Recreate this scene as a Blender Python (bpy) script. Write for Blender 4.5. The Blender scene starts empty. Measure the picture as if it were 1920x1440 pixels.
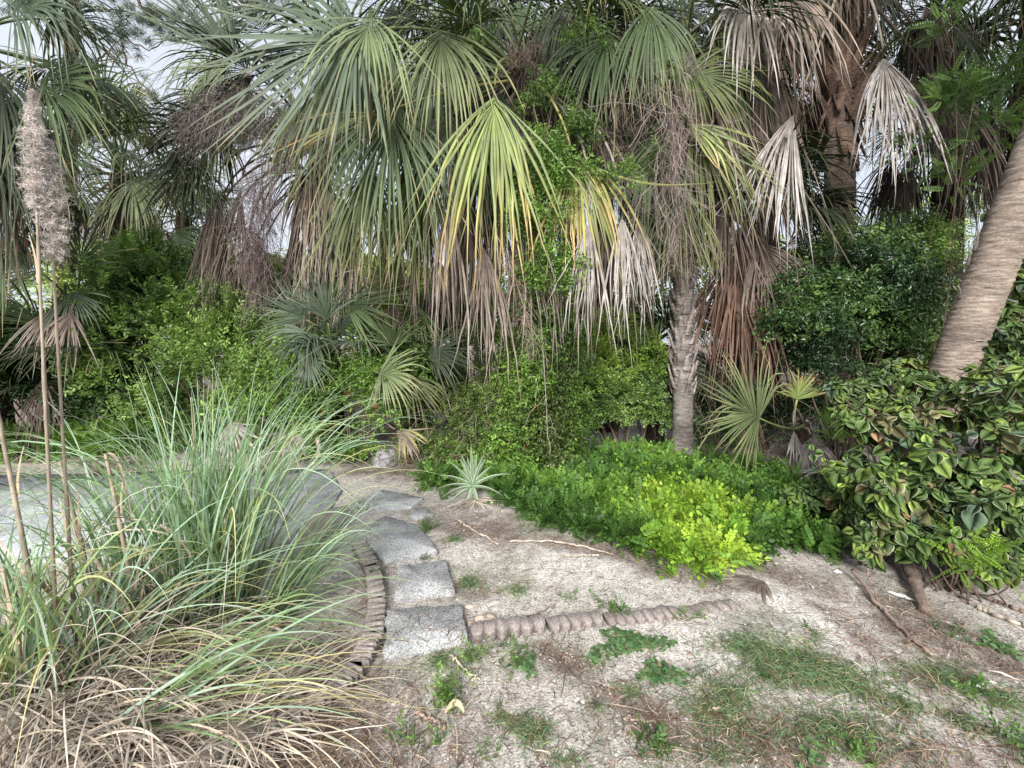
import bpy, math, numpy as np
from math import radians, pi, sin, cos
# ------------------------------------------------------------------ camera, world, sun
C = bpy.context.scene.collection
SC = bpy.context.scene
FP, Y0, CH = 800.0, 640.0, 1.5          # focal length and eye line measured on the photograph, eye height in metres
cd = bpy.data.cameras.new("camera"); cam = bpy.data.objects.new("camera", cd); C.objects.link(cam)
cam.location = (0, 0, CH); cam.rotation_euler = (radians(90), 0, 0)
cd.sensor_width = 36; cd.lens = FP/1920*36; cd.shift_y = -(720-Y0)/1920; cd.clip_start = 0.05; cd.clip_end = 2000
SC.camera = cam
SUN_EL, SUN_AZ = 31, 192                # azimuth the light comes from, clockwise from +Y
w = bpy.data.worlds.new("World"); SC.world = w; w.use_nodes = True
nt = w.node_tree; nt.nodes.clear()
wo = nt.nodes.new('ShaderNodeOutputWorld'); bg = nt.nodes.new('ShaderNodeBackground')
sky = nt.nodes.new('ShaderNodeTexSky'); sky.sky_type = 'NISHITA'; sky.sun_disc = False
sky.sun_elevation = radians(SUN_EL); sky.sun_rotation = radians(SUN_AZ)
tc = nt.nodes.new('ShaderNodeTexCoord'); nz = nt.nodes.new('ShaderNodeTexNoise'); nz.inputs['Scale'].default_value = 3.2; nz.inputs['Detail'].default_value = 5
cr = nt.nodes.new('ShaderNodeValToRGB'); cr.color_ramp.elements[0].position = .32; cr.color_ramp.elements[1].position = .68
cr.color_ramp.elements[0].color = (.72, .72, .72, 1); cr.color_ramp.elements[1].color = (1, 1, 1, 1)
cl = nt.nodes.new('ShaderNodeValToRGB'); cl.color_ramp.elements[0].color = (4.9, 5.3, 6.1, 1); cl.color_ramp.elements[1].color = (6.6, 6.9, 7.4, 1)
mx = nt.nodes.new('ShaderNodeMix'); mx.data_type = 'RGBA'
nt.links.new(tc.outputs['Generated'], nz.inputs['Vector']); nt.links.new(nz.outputs['Fac'], cr.inputs['Fac']); nt.links.new(nz.outputs['Fac'], cl.inputs['Fac'])
nt.links.new(cr.outputs['Color'], mx.inputs['Factor']); nt.links.new(sky.outputs['Color'], mx.inputs['A']); nt.links.new(cl.outputs['Color'], mx.inputs['B'])
nt.links.new(mx.outputs['Result'], bg.inputs['Color']); bg.inputs['Strength'].default_value = .09; nt.links.new(bg.outputs[0], wo.inputs[0])
sd = bpy.data.lights.new("sun", 'SUN'); sd.energy = 3.6; sd.angle = radians(22); sd.color = (1, .97, .92)
so = bpy.data.objects.new("sun", sd); C.objects.link(so); so.location = (0, 0, 30)
so.rotation_euler = (radians(90-SUN_EL), 0, radians(180-SUN_AZ))
SC.view_settings.view_transform = 'Standard'; SC.view_settings.look = 'None'; SC.view_settings.gamma = 1
SC.view_settings.exposure = 0.82; SC.view_settings.use_curve_mapping = False
SC.cycles.max_bounces = 6; SC.cycles.diffuse_bounces = 1; SC.cycles.glossy_bounces = 2; SC.cycles.transmission_bounces = 3
SC.cycles.sample_clamp_indirect = 5

# ------------------------------------------------------------------ small maths
def P(px, py, d): return np.array([(px-960)/FP*d, d, CH-(py-Y0)/FP*d])
def G(px, py, z=0.0):
    d = (CH-z)*FP/(py-Y0); return np.array([(px-960)/FP*d, d, z])
def unit(a): return a/np.maximum(np.linalg.norm(a, axis=-1, keepdims=True), 1e-9)
def _h(i, j, s):
    v = np.sin(i*127.1+j*311.7+s*74.7)*43758.5453; return v-np.floor(v)
def vnoise(x, y, s=0):
    xi, yi = np.floor(x), np.floor(y); fx, fy = x-xi, y-yi; fx = fx*fx*(3-2*fx); fy = fy*fy*(3-2*fy)
    return (_h(xi, yi, s)*(1-fx)+_h(xi+1, yi, s)*fx)*(1-fy)+(_h(xi, yi+1, s)*(1-fx)+_h(xi+1, yi+1, s)*fx)*fy
def fbm(x, y, s=0, o=4):
    t = 0; a = .5
    for k in range(o): t = t+a*vnoise(x*2**k, y*2**k, s+k); a *= .5
    return t/(1-.5**o)
def gz(x, y):                            # the lie of the land
    x = np.asarray(x, float); y = np.asarray(y, float)
    return (fbm(x*.8, y*.8, 3, 4)-.5)*.07 + (fbm(x*6, y*6, 9, 3)-.5)*.022

# ------------------------------------------------------------------ mesh writing
def make_mesh(name, V, Q=None, T=None, col=None, smooth=False, cname='Col'):
    V = np.asarray(V, np.float32).reshape(-1, 3)
    Q = np.zeros((0, 4), np.int32) if Q is None else np.asarray(Q, np.int32).reshape(-1, 4)
    T = np.zeros((0, 3), np.int32) if T is None else np.asarray(T, np.int32).reshape(-1, 3)
    me = bpy.data.meshes.new(name)
    me.vertices.add(len(V)); me.vertices.foreach_set('co', V.ravel())
    nl = Q.size+T.size; me.loops.add(nl); me.loops.foreach_set('vertex_index', np.concatenate([Q.ravel(), T.ravel()]))
    me.polygons.add(len(Q)+len(T))
    st = np.concatenate([np.arange(len(Q))*4, Q.size+np.arange(len(T))*3]).astype(np.int32)
    me.polygons.foreach_set('loop_start', st)
    if smooth: me.polygons.foreach_set('use_smooth', np.ones(len(Q)+len(T), bool))
    me.update(calc_edges=True)
    if col is not None:
        a = me.color_attributes.new(cname, 'FLOAT_COLOR', 'POINT')
        c = np.ones((len(V), 4), np.float32); c[:, :3] = np.asarray(col, np.float32).reshape(-1, 3); a.data.foreach_set('color', c.ravel())
    return me
class MB:
    def __init__(s): s.V = []; s.Q = []; s.T = []; s.C = []; s.n = 0
    def add(s, V, Q=None, T=None, col=(1, 1, 1)):
        V = np.asarray(V, float).reshape(-1, 3)
        if Q is not None and len(Q): s.Q.append(np.asarray(Q).reshape(-1, 4)+s.n)
        if T is not None and len(T): s.T.append(np.asarray(T).reshape(-1, 3)+s.n)
        s.V.append(V); s.C.append(np.broadcast_to(np.asarray(col, float), V.shape).reshape(-1, 3)); s.n += len(V); return s
    def build(s, name, mat, parent=None, loc=None, smooth=False):
        if not s.V: return None
        V = np.concatenate(s.V); C_ = np.concatenate(s.C)
        if parent is not None: off = np.array(WL[parent.name])
        else: off = np.array(loc) if loc is not None else np.array([V[:, 0].mean(), V[:, 1].mean(), V[:, 2].min()])
        me = make_mesh(name, V-off, np.concatenate(s.Q) if s.Q else None, np.concatenate(s.T) if s.T else None, C_, smooth)
        me.materials.append(mat); o = bpy.data.objects.new(name, me); C.objects.link(o)
        if parent is not None: o.parent = parent; WL[o.name] = WL[parent.name]
        else: o.location = off; WL[o.name] = tuple(off)
        return o
WL = {}
def tag(o, label, cat, group=None, kind=None):
    if label: o['label'] = label
    if cat: o['category'] = cat
    if group: o['group'] = group
    if kind: o['kind'] = kind
    return o
def thing(name, loc, label, cat, group=None):
    o = bpy.data.objects.new(name, None); C.objects.link(o); o.location = tuple(loc); o.empty_display_size = .2
    WL[o.name] = tuple(loc); return tag(o, label, cat, group)

def ribbons(mb, paths, side, width, col, fold=0.0):
    """paths (N,K,3), side (N,K,3) unit, width (N,K), col (N,K,3)."""
    N, K, _ = paths.shape
    d = np.gradient(paths, axis=1); s = unit(side-unit(d)*np.sum(side*unit(d), -1, keepdims=True)); nrm = np.cross(unit(d), s)
    w_ = width[..., None]*.5
    if fold:
        V = np.stack([paths-s*w_, paths-nrm*w_*fold, paths+s*w_], 2); m = 3
    else: V = np.stack([paths-s*w_, paths+s*w_], 2); m = 2
    i = np.arange(N)[:, None, None]*K*m; k = np.arange(K-1)[None, :, None]*m; j = np.arange(m-1)[None, None, :]
    a = i+k+j; Q = np.stack([a, a+1, a+m+1, a+m], -1).reshape(-1, 4)
    cc = np.repeat(np.broadcast_to(col, paths.shape)[:, :, None, :], m, 2)
    if fold and m == 3: cc = cc.copy(); cc[:, :, 1] *= 1.12
    mb.add(V, Q, col=cc.reshape(-1, 3))
def tube(mb, path, rad, sides=8, col=(1, 1, 1), cap=True, jit=None):
    path = np.asarray(path, float); K = len(path); rad = np.broadcast_to(rad, (K,)).astype(float)
    d = unit(np.gradient(path, axis=0)); ref = np.array([0., 0, 1]) if abs(d[0, 2]) < .8 else np.array([1., 0, 0])
    u = unit(np.cross(d, ref)); v = np.cross(d, u)
    a = np.linspace(0, 2*pi, sides, endpoint=False)
    R = rad[:, None]*(np.ones((K, sides)) if jit is None else jit)
    V = path[:, None]+R[..., None]*(np.cos(a)[None, :, None]*u[:, None]+np.sin(a)[None, :, None]*v[:, None])
    k = np.arange(K-1)[:, None]*sides; j = np.arange(sides)[None]; j2 = (j+1) % sides
    Q = np.stack([k+j, k+j2, k+sides+j2, k+sides+j], -1).reshape(-1, 4)
    V = V.reshape(-1, 3); col = np.asarray(col, float)
    if col.ndim == 3: cv = col.reshape(-1, 3)
    elif col.ndim == 2: cv = np.repeat(col, sides, 0)
    else: cv = np.broadcast_to(col, V.shape)
    T = []
    if cap:
        V = np.concatenate([V, path[:1], path[-1:]]); cv = np.concatenate([cv, cv[:1], cv[-1:]])
        n = K*sides
        for q in range(sides): T += [(n, (q+1) % sides, q), (n+1, (K-1)*sides+q, (K-1)*sides+(q+1) % sides)]
    mb.add(V, Q, T if T else None, cv)
def bez(p0, p1, p2, k=10):
    t = np.linspace(0, 1, k)[:, None]; return (1-t)**2*p0+2*t*(1-t)*p1+t*t*p2
def instance(mb, pv, pq, pt, pc, R, L, col):
    """prototype verts pv with quads pq / tris pt and per-vertex colour factor pc, placed M times"""
    M = len(L); n = len(pv)
    V = np.einsum('mij,nj->mni', R, pv)+L[:, None]
    off = (np.arange(M)*n)[:, None, None]
    Q = None if pq is None or not len(pq) else (pq[None]+off).reshape(-1, 4)
    T = None if pt is None or not len(pt) else (pt[None]+off).reshape(-1, 3)
    cc = (col[:, None]*pc[None]).reshape(-1, 3)
    mb.add(V.reshape(-1, 3), Q, T, cc)
def frames(fwd, up, scale):
    """local +Y -> fwd, +Z -> as near up as can be"""
    f = unit(fwd); s = unit(np.cross(f, up)); u = np.cross(s, f)
    R = np.stack([s, f, u], -1); return R*np.asarray(scale).reshape(-1, 1, 1)
def rdir(rng, n): return unit(rng.normal(size=(n, 3)))

# ------------------------------------------------------------------ materials
def new_mat(name):
    m = bpy.data.materials.new(name); m.use_nodes = True; return m, m.node_tree, m.node_tree.nodes['Principled BSDF']
def N(t, kind, **kw):
    n = t.nodes.new(kind)
    for k, v in kw.items():
        if k in n.inputs: n.inputs[k].default_value = v
        else: setattr(n, k, v)
    return n
def mulmix(t, a, b, fac=1.0):
    m = t.nodes.new('ShaderNodeMix'); m.data_type = 'RGBA'; m.blend_type = 'MULTIPLY'; m.inputs['Factor'].default_value = fac
    t.links.new(a, m.inputs['A']); t.links.new(b, m.inputs['B']); return m.outputs['Result']
def ramp(t, src, pts):
    r = t.nodes.new('ShaderNodeValToRGB'); e = r.color_ramp.elements
    while len(e) < len(pts): e.new(.5)
    for k, (p, c) in enumerate(pts): e[k].position = p; e[k].color = (*(c if hasattr(c, '__len__') else (c,)*3), 1)
    t.links.new(src, r.inputs['Fac']); return r.outputs['Color']
def leaf_mat(name, rough=.45, trans=.3, nscale=6, lo=.75, hi=1.2, spec=.4, tint=(1.15, 1.25, .6)):
    m, t, p = new_mat(name)
    at = N(t, 'ShaderNodeAttribute', attribute_name='Col'); tco = N(t, 'ShaderNodeTexCoord'); nn = N(t, 'ShaderNodeTexNoise', Scale=nscale, Detail=4.)
    t.links.new(tco.outputs['Object'], nn.inputs['Vector'])
    c = mulmix(t, at.outputs['Color'], ramp(t, nn.outputs['Fac'], [(.3, lo), (.7, hi)]))
    t.links.new(c, p.inputs['Base Color']); p.inputs['Roughness'].default_value = rough; p.inputs['Specular IOR Level'].default_value = spec
    if trans:
        tr = N(t, 'ShaderNodeBsdfTranslucent'); ms = N(t, 'ShaderNodeMixShader'); ms.inputs[0].default_value = trans
        tn = N(t, 'ShaderNodeRGB'); tn.outputs[0].default_value = (*tint, 1)
        t.links.new(mulmix(t, c, tn.outputs[0]), tr.inputs['Color'])
        out = t.nodes['Material Output']; t.links.new(p.outputs[0], ms.inputs[1]); t.links.new(tr.outputs[0], ms.inputs[2]); t.links.new(ms.outputs[0], out.inputs[0])
    return m
M_FROND = leaf_mat('palm_frond', .5, .09, 5, spec=.3)
M_DEAD = leaf_mat('dead_frond', .7, .12, 9, .6, 1.25, .2, (1, .95, .85))
M_LEAF = leaf_mat('leaf', .42, .3, 3, .7, 1.25, .4)
M_BRIGHT = leaf_mat('fresh_leaf', .5, .35, 3, .8, 1.2, .3)
M_GLOSS = leaf_mat('glossy_leaf', .3, .15, 3, .7, 1.2, .5)
M_COPPER = leaf_mat('copper_leaf', .55, .12, 14, .65, 1.25, .25)
M_BLADE = leaf_mat('grass_blade', .5, .25, 4, .85, 1.15, .35)
M_STRAW = leaf_mat('straw', .75, .15, 12, .7, 1.2, .15, (1, .95, .85))
M_TWIG = leaf_mat('twig', .85, 0, 14, .6, 1.25, .1)
def bark_mat(name, c1, c2, c3, zs, dist=.03, fine=40, ringsc=14.):
    m, t, p = new_mat(name); tco = N(t, 'ShaderNodeTexCoord'); mp = N(t, 'ShaderNodeMapping'); mp.inputs['Scale'].default_value = (3, 3, zs)
    t.links.new(tco.outputs['Object'], mp.inputs['Vector'])
    n1 = N(t, 'ShaderNodeTexNoise', Scale=2.2, Detail=8., Roughness=.7); t.links.new(mp.outputs[0], n1.inputs['Vector'])
    n2 = N(t, 'ShaderNodeTexNoise', Scale=3., Detail=5.); t.links.new(tco.outputs['Object'], n2.inputs['Vector'])
    n3 = N(t, 'ShaderNodeTexNoise', Scale=float(fine), Detail=6., Roughness=.8); t.links.new(tco.outputs['Object'], n3.inputs['Vector'])
    c = ramp(t, n1.outputs['Fac'], [(.32, c1), (.5, c2), (.68, c3)])
    c = mulmix(t, c, ramp(t, n2.outputs['Fac'], [(.3, .62), (.7, 1.25)]))
    at = N(t, 'ShaderNodeAttribute', attribute_name='Col'); c = mulmix(t, c, at.outputs['Color'])
    c = mulmix(t, c, ramp(t, n3.outputs['Fac'], [(.3, .6), (.6, 1.1)]))
    t.links.new(c, p.inputs['Base Color']); p.inputs['Roughness'].default_value = .9; p.inputs['Specular IOR Level'].default_value = .15
    ad = N(t, 'ShaderNodeMath', operation='ADD'); t.links.new(n1.outputs['Fac'], ad.inputs[0]); t.links.new(n3.outputs['Fac'], ad.inputs[1])
    b = N(t, 'ShaderNodeBump', Strength=.9, Distance=dist); t.links.new(ad.outputs[0], b.inputs['Height']); t.links.new(b.outputs[0], p.inputs['Normal'])
    return m
M_RING = bark_mat('ringed_palm_bark', (.17, .13, .105), (.35, .28, .23), (.53, .45, .385), 24, .02, 60)
M_GREYBARK = bark_mat('grey_palm_bark', (.11, .095, .085), (.28, .245, .225), (.46, .43, .41), 12, .03, 45)
M_REDBARK = bark_mat('brown_palm_bark', (.11, .085, .07), (.25, .195, .165), (.38, .31, .265), 22, .03, 45)
M_DARKBARK = bark_mat('dark_palm_bark', (.035, .025, .02), (.09, .06, .05), (.15, .11, .09), 12, .03, 45)
def stone_mat(name, pts, scale, rough=.9, bump=.01, big=(.75, 1.15), big_s=3.):
    m, t, p = new_mat(name); tco = N(t, 'ShaderNodeTexCoord')
    n1 = N(t, 'ShaderNodeTexNoise', Scale=float(scale), Detail=3., Roughness=.75); n2 = N(t, 'ShaderNodeTexNoise', Scale=big_s, Detail=5.)
    for n in (n1, n2): t.links.new(tco.outputs['Object'], n.inputs['Vector'])
    c = mulmix(t, ramp(t, n1.outputs['Fac'], pts), ramp(t, n2.outputs['Fac'], [(.3, big[0]), (.7, big[1])]))
    at = N(t, 'ShaderNodeAttribute', attribute_name='Col'); c = mulmix(t, c, at.outputs['Color'])
    t.links.new(c, p.inputs['Base Color']); p.inputs['Roughness'].default_value = rough; p.inputs['Specular IOR Level'].default_value = .2
    b = N(t, 'ShaderNodeBump', Strength=.6, Distance=bump); t.links.new(n1.outputs['Fac'], b.inputs['Height']); t.links.new(b.outputs[0], p.inputs['Normal'])
    return m
M_SLAB = stone_mat('speckled_aggregate', [(.34, (.15, .15, .16)), (.46, (.31, .315, .32)), (.54, (.49, .49, .495)), (.64, (.74, .74, .735))], 150, bump=.003, big=(.6, 1.12), big_s=5.)
M_EDGE = stone_mat('edging_concrete', [(.3, (.2, .165, .15)), (.5, (.34, .29, .27)), (.7, (.54, .48, .44))], 90, bump=.004, big=(.65, 1.15), big_s=5.)
M_PAD = stone_mat('pad_concrete', [(.3, (.26, .27, .28)), (.5, (.4, .415, .43)), (.7, (.52, .53, .54))], 45, big=(.55, 1.25), big_s=2.6)
M_ROCK = stone_mat('coral_rock', [(.3, (.3, .2, .15)), (.5, (.58, .46, .38)), (.7, (.75, .66, .56))], 30)
M_GREYROCK = stone_mat('grey_rock', [(.3, (.15, .14, .14)), (.5, (.3, .29, .3)), (.7, (.42, .41, .42))], 18)
# ------------------------------------------------------------------ ground
def img_of(x, y): y = np.maximum(y, .3); return 960+x/y*FP, Y0+CH*FP/y
def blobs(x, y, lst):
    px, py = img_of(x, y); t = np.zeros_like(x)
    for cx, cy, rx, ry, rot, a in lst:
        c_, s_ = cos(radians(rot)), sin(radians(rot)); u = ((px-cx)*c_+(py-cy)*s_)/rx; v = (-(px-cx)*s_+(py-cy)*c_)/ry
        t = np.maximum(t, a*np.exp(-(u*u+v*v)**1.3))
    return t
SAND = [(1330, 1190, 190, 55, 8, 1.15), (1480, 1120, 130, 45, 25, 1.0), (1600, 1190, 150, 45, 28, .8), (1700, 1290, 160, 35, 30, .6), (880, 1250, 120, 40, 10, .6),
        (760, 1330, 120, 40, 0, .75), (900, 1340, 160, 40, 10, .5), (1050, 1060, 200, 40, 10, .75), (1240, 1090, 150, 30, 10, .5), (660, 1070, 90, 40, 0, .55),
        (1130, 1390, 200, 50, 15, .5), (1010, 1300, 90, 50, 20, .4), (1600, 1330, 120, 40, 25, .55)]
LITTER = [(900, 985, 160, 34, 10, 1.0), (1080, 1020, 190, 18, 12, .95), (1300, 1085, 110, 22, 10, .8), (830, 1190, 60, 24, -5, .8), (860, 1110, 70, 14, 0, 1.0),
          (1060, 1235, 90, 25, 25, .9), (1200, 1330, 150, 35, 30, .8), (1500, 1090, 90, 25, 15, .9), (1730, 1180, 120, 50, 25, .95), (1660, 1230, 200, 20, 38, .8),
          (430, 1380, 330, 140, 0, 1.2), (640, 1250, 90, 60, 0, .8), (250, 900, 330, 14, 0, .8), (1450, 890, 160, 40, 5, 1.1), (1880, 1250, 120, 40, 20, .7),
          (1450, 1400, 150, 50, 20, .6), (680, 1400, 90, 50, 0, .7), (1750, 1420, 200, 40, 10, .6), (760, 880, 120, 22, 0, .7), (690, 1100, 60, 80, 0, .5)]
def axis_pts(a, b, st, far):
    core = np.arange(a, b+1e-6, st); g = [st]
    o1, o2, s_ = b, [], st*1.5
    while o1 < far: o1 += s_; s_ *= 1.35; o2.append(o1)
    o3, q, s_ = [], a, st*1.5
    while q > -far: q -= s_; s_ *= 1.35; o3.append(q)
    return np.concatenate([o3[::-1], core, o2])
gx, gy = axis_pts(-5.5, 5.5, .028, 500), axis_pts(1.1, 7.0, .028, 500)
X, Y = np.meshgrid(gx, gy); Z = gz(X, Y); far = np.clip((np.hypot(X, Y-4)-9)/20, 0, 1); Z = Z*(1-far)
n1 = fbm(X*1.6, Y*1.6, 21, 5); n2 = fbm(X*7, Y*7, 31, 4); n3 = fbm(X*25, Y*25, 41, 3)
sand = np.clip(blobs(X, Y, SAND)*1.1+(n2-.5)*1.7+(n1-.5)*1.1-.12, 0, 1); lit = np.clip(blobs(X, Y, LITTER)*1.05+(n2-.5)*1.5+(n3-.5)*.7-.05+np.clip((Y-5.6)*.8, 0, 1), 0, 1)
lit = np.clip(lit*.9+.3*np.clip((.42-n1)*9, 0, 1), 0, 1)
base = np.array([.63, .585, .535]); cs = np.array([.84, .795, .735]); cb = np.array([.24, .19, .16]); cg = np.array([.2, .23, .12])
col = base*(1-sand[..., None])+cs*sand[..., None]
gr = np.clip((fbm(X*3, Y*3, 55, 4)-.55)*5, 0, 1)[..., None]*.45; col = col*(1-gr)+cg*gr
col = col*(1-lit[..., None])+cb*lit[..., None]
col *= (.8+.4*n3)[..., None]
bright = np.exp(-((X-1.15)/1.0)**4-((Y-6.35)/.5)**2)[..., None]; bright = np.clip(bright*1.6, 0, 1)   # the pale sand track beyond the thicket
col = col*(1-bright)+np.array([.75, .74, .72])*bright
nx, ny = len(gx), len(gy); ii = (np.arange(ny-1)[:, None]*nx+np.arange(nx-1)[None]).ravel()
me = make_mesh('ground', np.stack([X, Y, Z], -1), np.stack([ii, ii+1, ii+nx+1, ii+nx], -1), None, col.reshape(-1, 3), True)
m, t, p = new_mat('sandy_ground'); at = N(t, 'ShaderNodeAttribute', attribute_name='Col'); tco = N(t, 'ShaderNodeTexCoord')
na = N(t, 'ShaderNodeTexNoise', Scale=95., Detail=5., Roughness=.75); nb = N(t, 'ShaderNodeTexNoise', Scale=22., Detail=5., Roughness=.7); nc = N(t, 'ShaderNodeTexVoronoi', Scale=95.)
mp = N(t, 'ShaderNodeMapping'); mp.inputs['Rotation'].default_value = (0, 0, .5); mp.inputs['Scale'].default_value = (1, 2.6, 1); nd = N(t, 'ShaderNodeTexNoise', Scale=42., Detail=3., Distortion=1.2)
for n in (na, nb, nc, mp): t.links.new(tco.outputs['Object'], n.inputs['Vector'])
t.links.new(mp.outputs[0], nd.inputs['Vector'])
c = mulmix(t, at.outputs['Color'], ramp(t, na.outputs['Fac'], [(.36, .35), (.47, .9), (.6, 1.25)]))
c = mulmix(t, c, ramp(t, nb.outputs['Fac'], [(.3, .65), (.6, 1.12)]))
c = mulmix(t, c, ramp(t, nd.outputs['Fac'], [(.36, (.38, .31, .28)), (.44, (1, 1, 1))]), .9)
t.links.new(c, p.inputs['Base Color']); p.inputs['Roughness'].default_value = .95; p.inputs['Specular IOR Level'].default_value = .1
ad = N(t, 'ShaderNodeMath', operation='ADD'); t.links.new(na.outputs['Fac'], ad.inputs[0]); t.links.new(nb.outputs['Fac'], ad.inputs[1])
b = N(t, 'ShaderNodeBump', Strength=.8, Distance=.012); t.links.new(ad.outputs[0], b.inputs['Height']); t.links.new(b.outputs[0], p.inputs['Normal'])
me.materials.append(m); o = bpy.data.objects.new('ground', me); C.objects.link(o); o['kind'] = 'structure'

# loose stuff on the ground
rng = np.random.default_rng(5)
def scatter(n, x0=-3.4, x1=4.8, y0=1.2, y1=6.2):
    y = 1/rng.uniform(1/y1, 1/y0, n); x = rng.uniform(-1.3, 1.3, n)*y; return x, y
mb = MB(); x, y = scatter(60000); wt = blobs(x, y, LITTER)*1.0+.17+.12*(x < -1.2)*(y > 3)+.25*np.clip((fbm(x*1.6, y*1.6, 21, 5)-.4), -1, 1); k = rng.random(len(x)) < wt*.7; x, y = x[k], y[k]; n = len(x)
ln = rng.uniform(.015, .07, n)*rng.choice([1, 1, 1, 1, 1.8, 3.2], n); a = rng.uniform(0, 2*pi, n); tt = np.linspace(-.5, .5, 4); cv = rng.normal(0, .16, n)/(1+ln*12)
dx, dy = np.cos(a), np.sin(a); path = np.zeros((n, 4, 3))
for j, q in enumerate(tt):
    path[:, j, 0] = x+dx*ln*q-dy*ln*cv*(q*q*4); path[:, j, 1] = y+dy*ln*q+dx*ln*cv*(q*q*4)
ipx, ipy = img_of(x, y); onslab = (ipx > 722)*(ipx < 868)*(ipy > 1058)*(ipy < 1222)*.032+(ipx > 690)*(ipx < 810)*(ipy > 935)*(ipy < 1040)*.03+(ipx < 625)*(ipy > 890)*(ipy < 1035)*.024
path[..., 2] = gz(path[..., 0], path[..., 1])+.004+onslab[:, None]+rng.random(n)[:, None]*.012+np.abs(rng.normal(0, .006, (n, 4)))
side = np.zeros((n, 4, 3)); side[..., 0] = -dy[:, None]; side[..., 1] = dx[:, None]; side[..., 2] = rng.normal(0, .5, n)[:, None]
pal = np.array([[.3, .2, .14], [.19, .115, .08], [.1, .065, .05], [.42, .32, .24], [.55, .46, .36]]); cc = pal[rng.choice(5, n, p=[.3, .3, .15, .15, .1])][:, None]*rng.uniform(.8, 1.2, (n, 1, 1))
ribbons(mb, path, side, (rng.uniform(.001, .0038, n)[:, None]*np.array([.5, 1, 1, .4])), cc)
tag(mb.build('leaf_litter', M_STRAW, loc=(0, 3, 0)), 'brown straw and dead needles strewn over the sandy ground', 'leaf litter', kind='stuff')
# pebbles and shell bits
pv = np.array([[1, 0, 0], [.3, .9, .05], [-.8, .5, 0], [-.7, -.6, 0], [.4, -.85, 0], [.1, .1, .6]]); pt = np.array([[0, 1, 5], [1, 2, 5], [2, 3, 5], [3, 4, 5], [4, 0, 5]])
mb = MB(); x, y = scatter(26000); k = rng.random(len(x)) < .25+.5*(fbm(x*2, y*2, 71, 3) > .5); x, y = x[k], y[k]; n = len(x)
a = rng.uniform(0, 2*pi, n); R = np.zeros((n, 3, 3)); s_ = np.minimum(rng.gamma(2, .0013, n)+.0016, .011)
R[:, 0, 0] = np.cos(a); R[:, 0, 1] = -np.sin(a); R[:, 1, 0] = np.sin(a); R[:, 1, 1] = np.cos(a); R[:, 2, 2] = 1; R *= s_[:, None, None]
pal = np.array([[.7, .64, .57], [.8, .76, .7], [.45, .38, .33], [.3, .24, .2]]); cc = pal[rng.choice(4, n, p=[.42, .25, .23, .1])]*rng.uniform(.85, 1.1, (n, 1))
instance(mb, pv, None, pt, np.ones((6, 3)), R, np.stack([x, y, gz(x, y)], -1), cc)
tag(mb.build('gravel', M_STRAW, loc=(0, 3, 0)), 'pale pebbles and shell crumbs scattered on the sand', 'gravel', kind='stuff')

# grey concrete pad under the pampas grass
def slab(name, pts, z0, th, mat, parent=None, bevel=.008, seed=0, noise=.004):
    """irregular flat slab from ground outline points (world xy)"""
    r = np.random.default_rng(seed); pts = np.array(pts, float); n = len(pts)
    out = []
    for i in range(n):                                                   # slightly chipped edges
        a_, b_ = pts[i], pts[(i+1) % n]; m_ = max(2, int(np.linalg.norm(b_-a_)/.035))
        for q in range(m_):
            f = q/m_; nn = np.array([-(b_-a_)[1], (b_-a_)[0]]); nn = nn/np.linalg.norm(nn); out.append(a_*(1-f)+b_*f+nn*r.normal(0, noise)*(q > 0))
    out = np.array(out); c_ = out.mean(0); k = len(out); V = []
    inn = c_+(out-c_)*(1-bevel/np.linalg.norm(out-c_, axis=1).mean())
    for ring, z in ((out, z0-.02), (out, z0+th-bevel), (inn, z0+th)): V += [(*q, z) for q in ring]
    Q = []
    for l in range(2):
        for i in range(k): Q.append((l*k+i, l*k+(i+1) % k, (l+1)*k+(i+1) % k, (l+1)*k+i))
    V.append((*c_, z0+th)); T = [(2*k+i, 2*k+(i+1) % k, 3*k) for i in range(k)]
    m_ = MB(); m_.add(V, Q, T); return m_.build(name, mat, parent)
pad = [G(-420, 1060)[:2], G(-300, 900)[:2], G(150, 893)[:2], G(420, 884)[:2], G(620, 885)[:2], G(640, 925)[:2], G(600, 990)[:2], G(520, 1030)[:2], G(300, 1045)[:2], G(0, 1060)[:2]]
tag(slab('concrete_pad', pad, .012, .018, M_PAD, seed=4, noise=.008), None, None, kind='structure')

# stepping slabs
def slab_px(pts, label, seed, th=.045, mat=None, z=.0):
    o = slab('paving_slab', [G(a, b, z+th)[:2] for a, b in pts], z, th, mat or M_SLAB, seed=seed, noise=.007)
    return tag(o, label, 'paving slab', 'speckled slabs of the stepping path')
slab_px([(722, 1143), (866, 1132), (876, 1192), (722, 1226)][::-1], 'nearest speckled grey slab with clipped corner at the end of the edging', 1, .03)
slab_px([(744, 1062), (836, 1048), (853, 1106), (738, 1116)][::-1], 'speckled grey slab with a tan stone lying on its near edge', 2, .03)
slab_px([(668, 1000), (722, 966), (786, 984), (820, 1032), (722, 1048)][::-1], 'five-sided speckled slab, third from the near end of the path', 3, .03)
slab_px([(662, 945), (712, 917), (795, 932), (772, 950), (700, 955)][::-1], 'farthest grey slab before the round rock', 6, .03)
slab_px([(540, 1010), (590, 960), (650, 946), (662, 962), (610, 1002), (548, 1042)][::-1], 'brownish broken slab beside the concrete pad', 7, .035, M_EDGE, .03)
slab_px([(770, 952), (800, 950), (815, 962), (790, 972), (768, 968)][::-1], 'small pale slab fragment left of the spiky plant', 8, .02)

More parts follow.
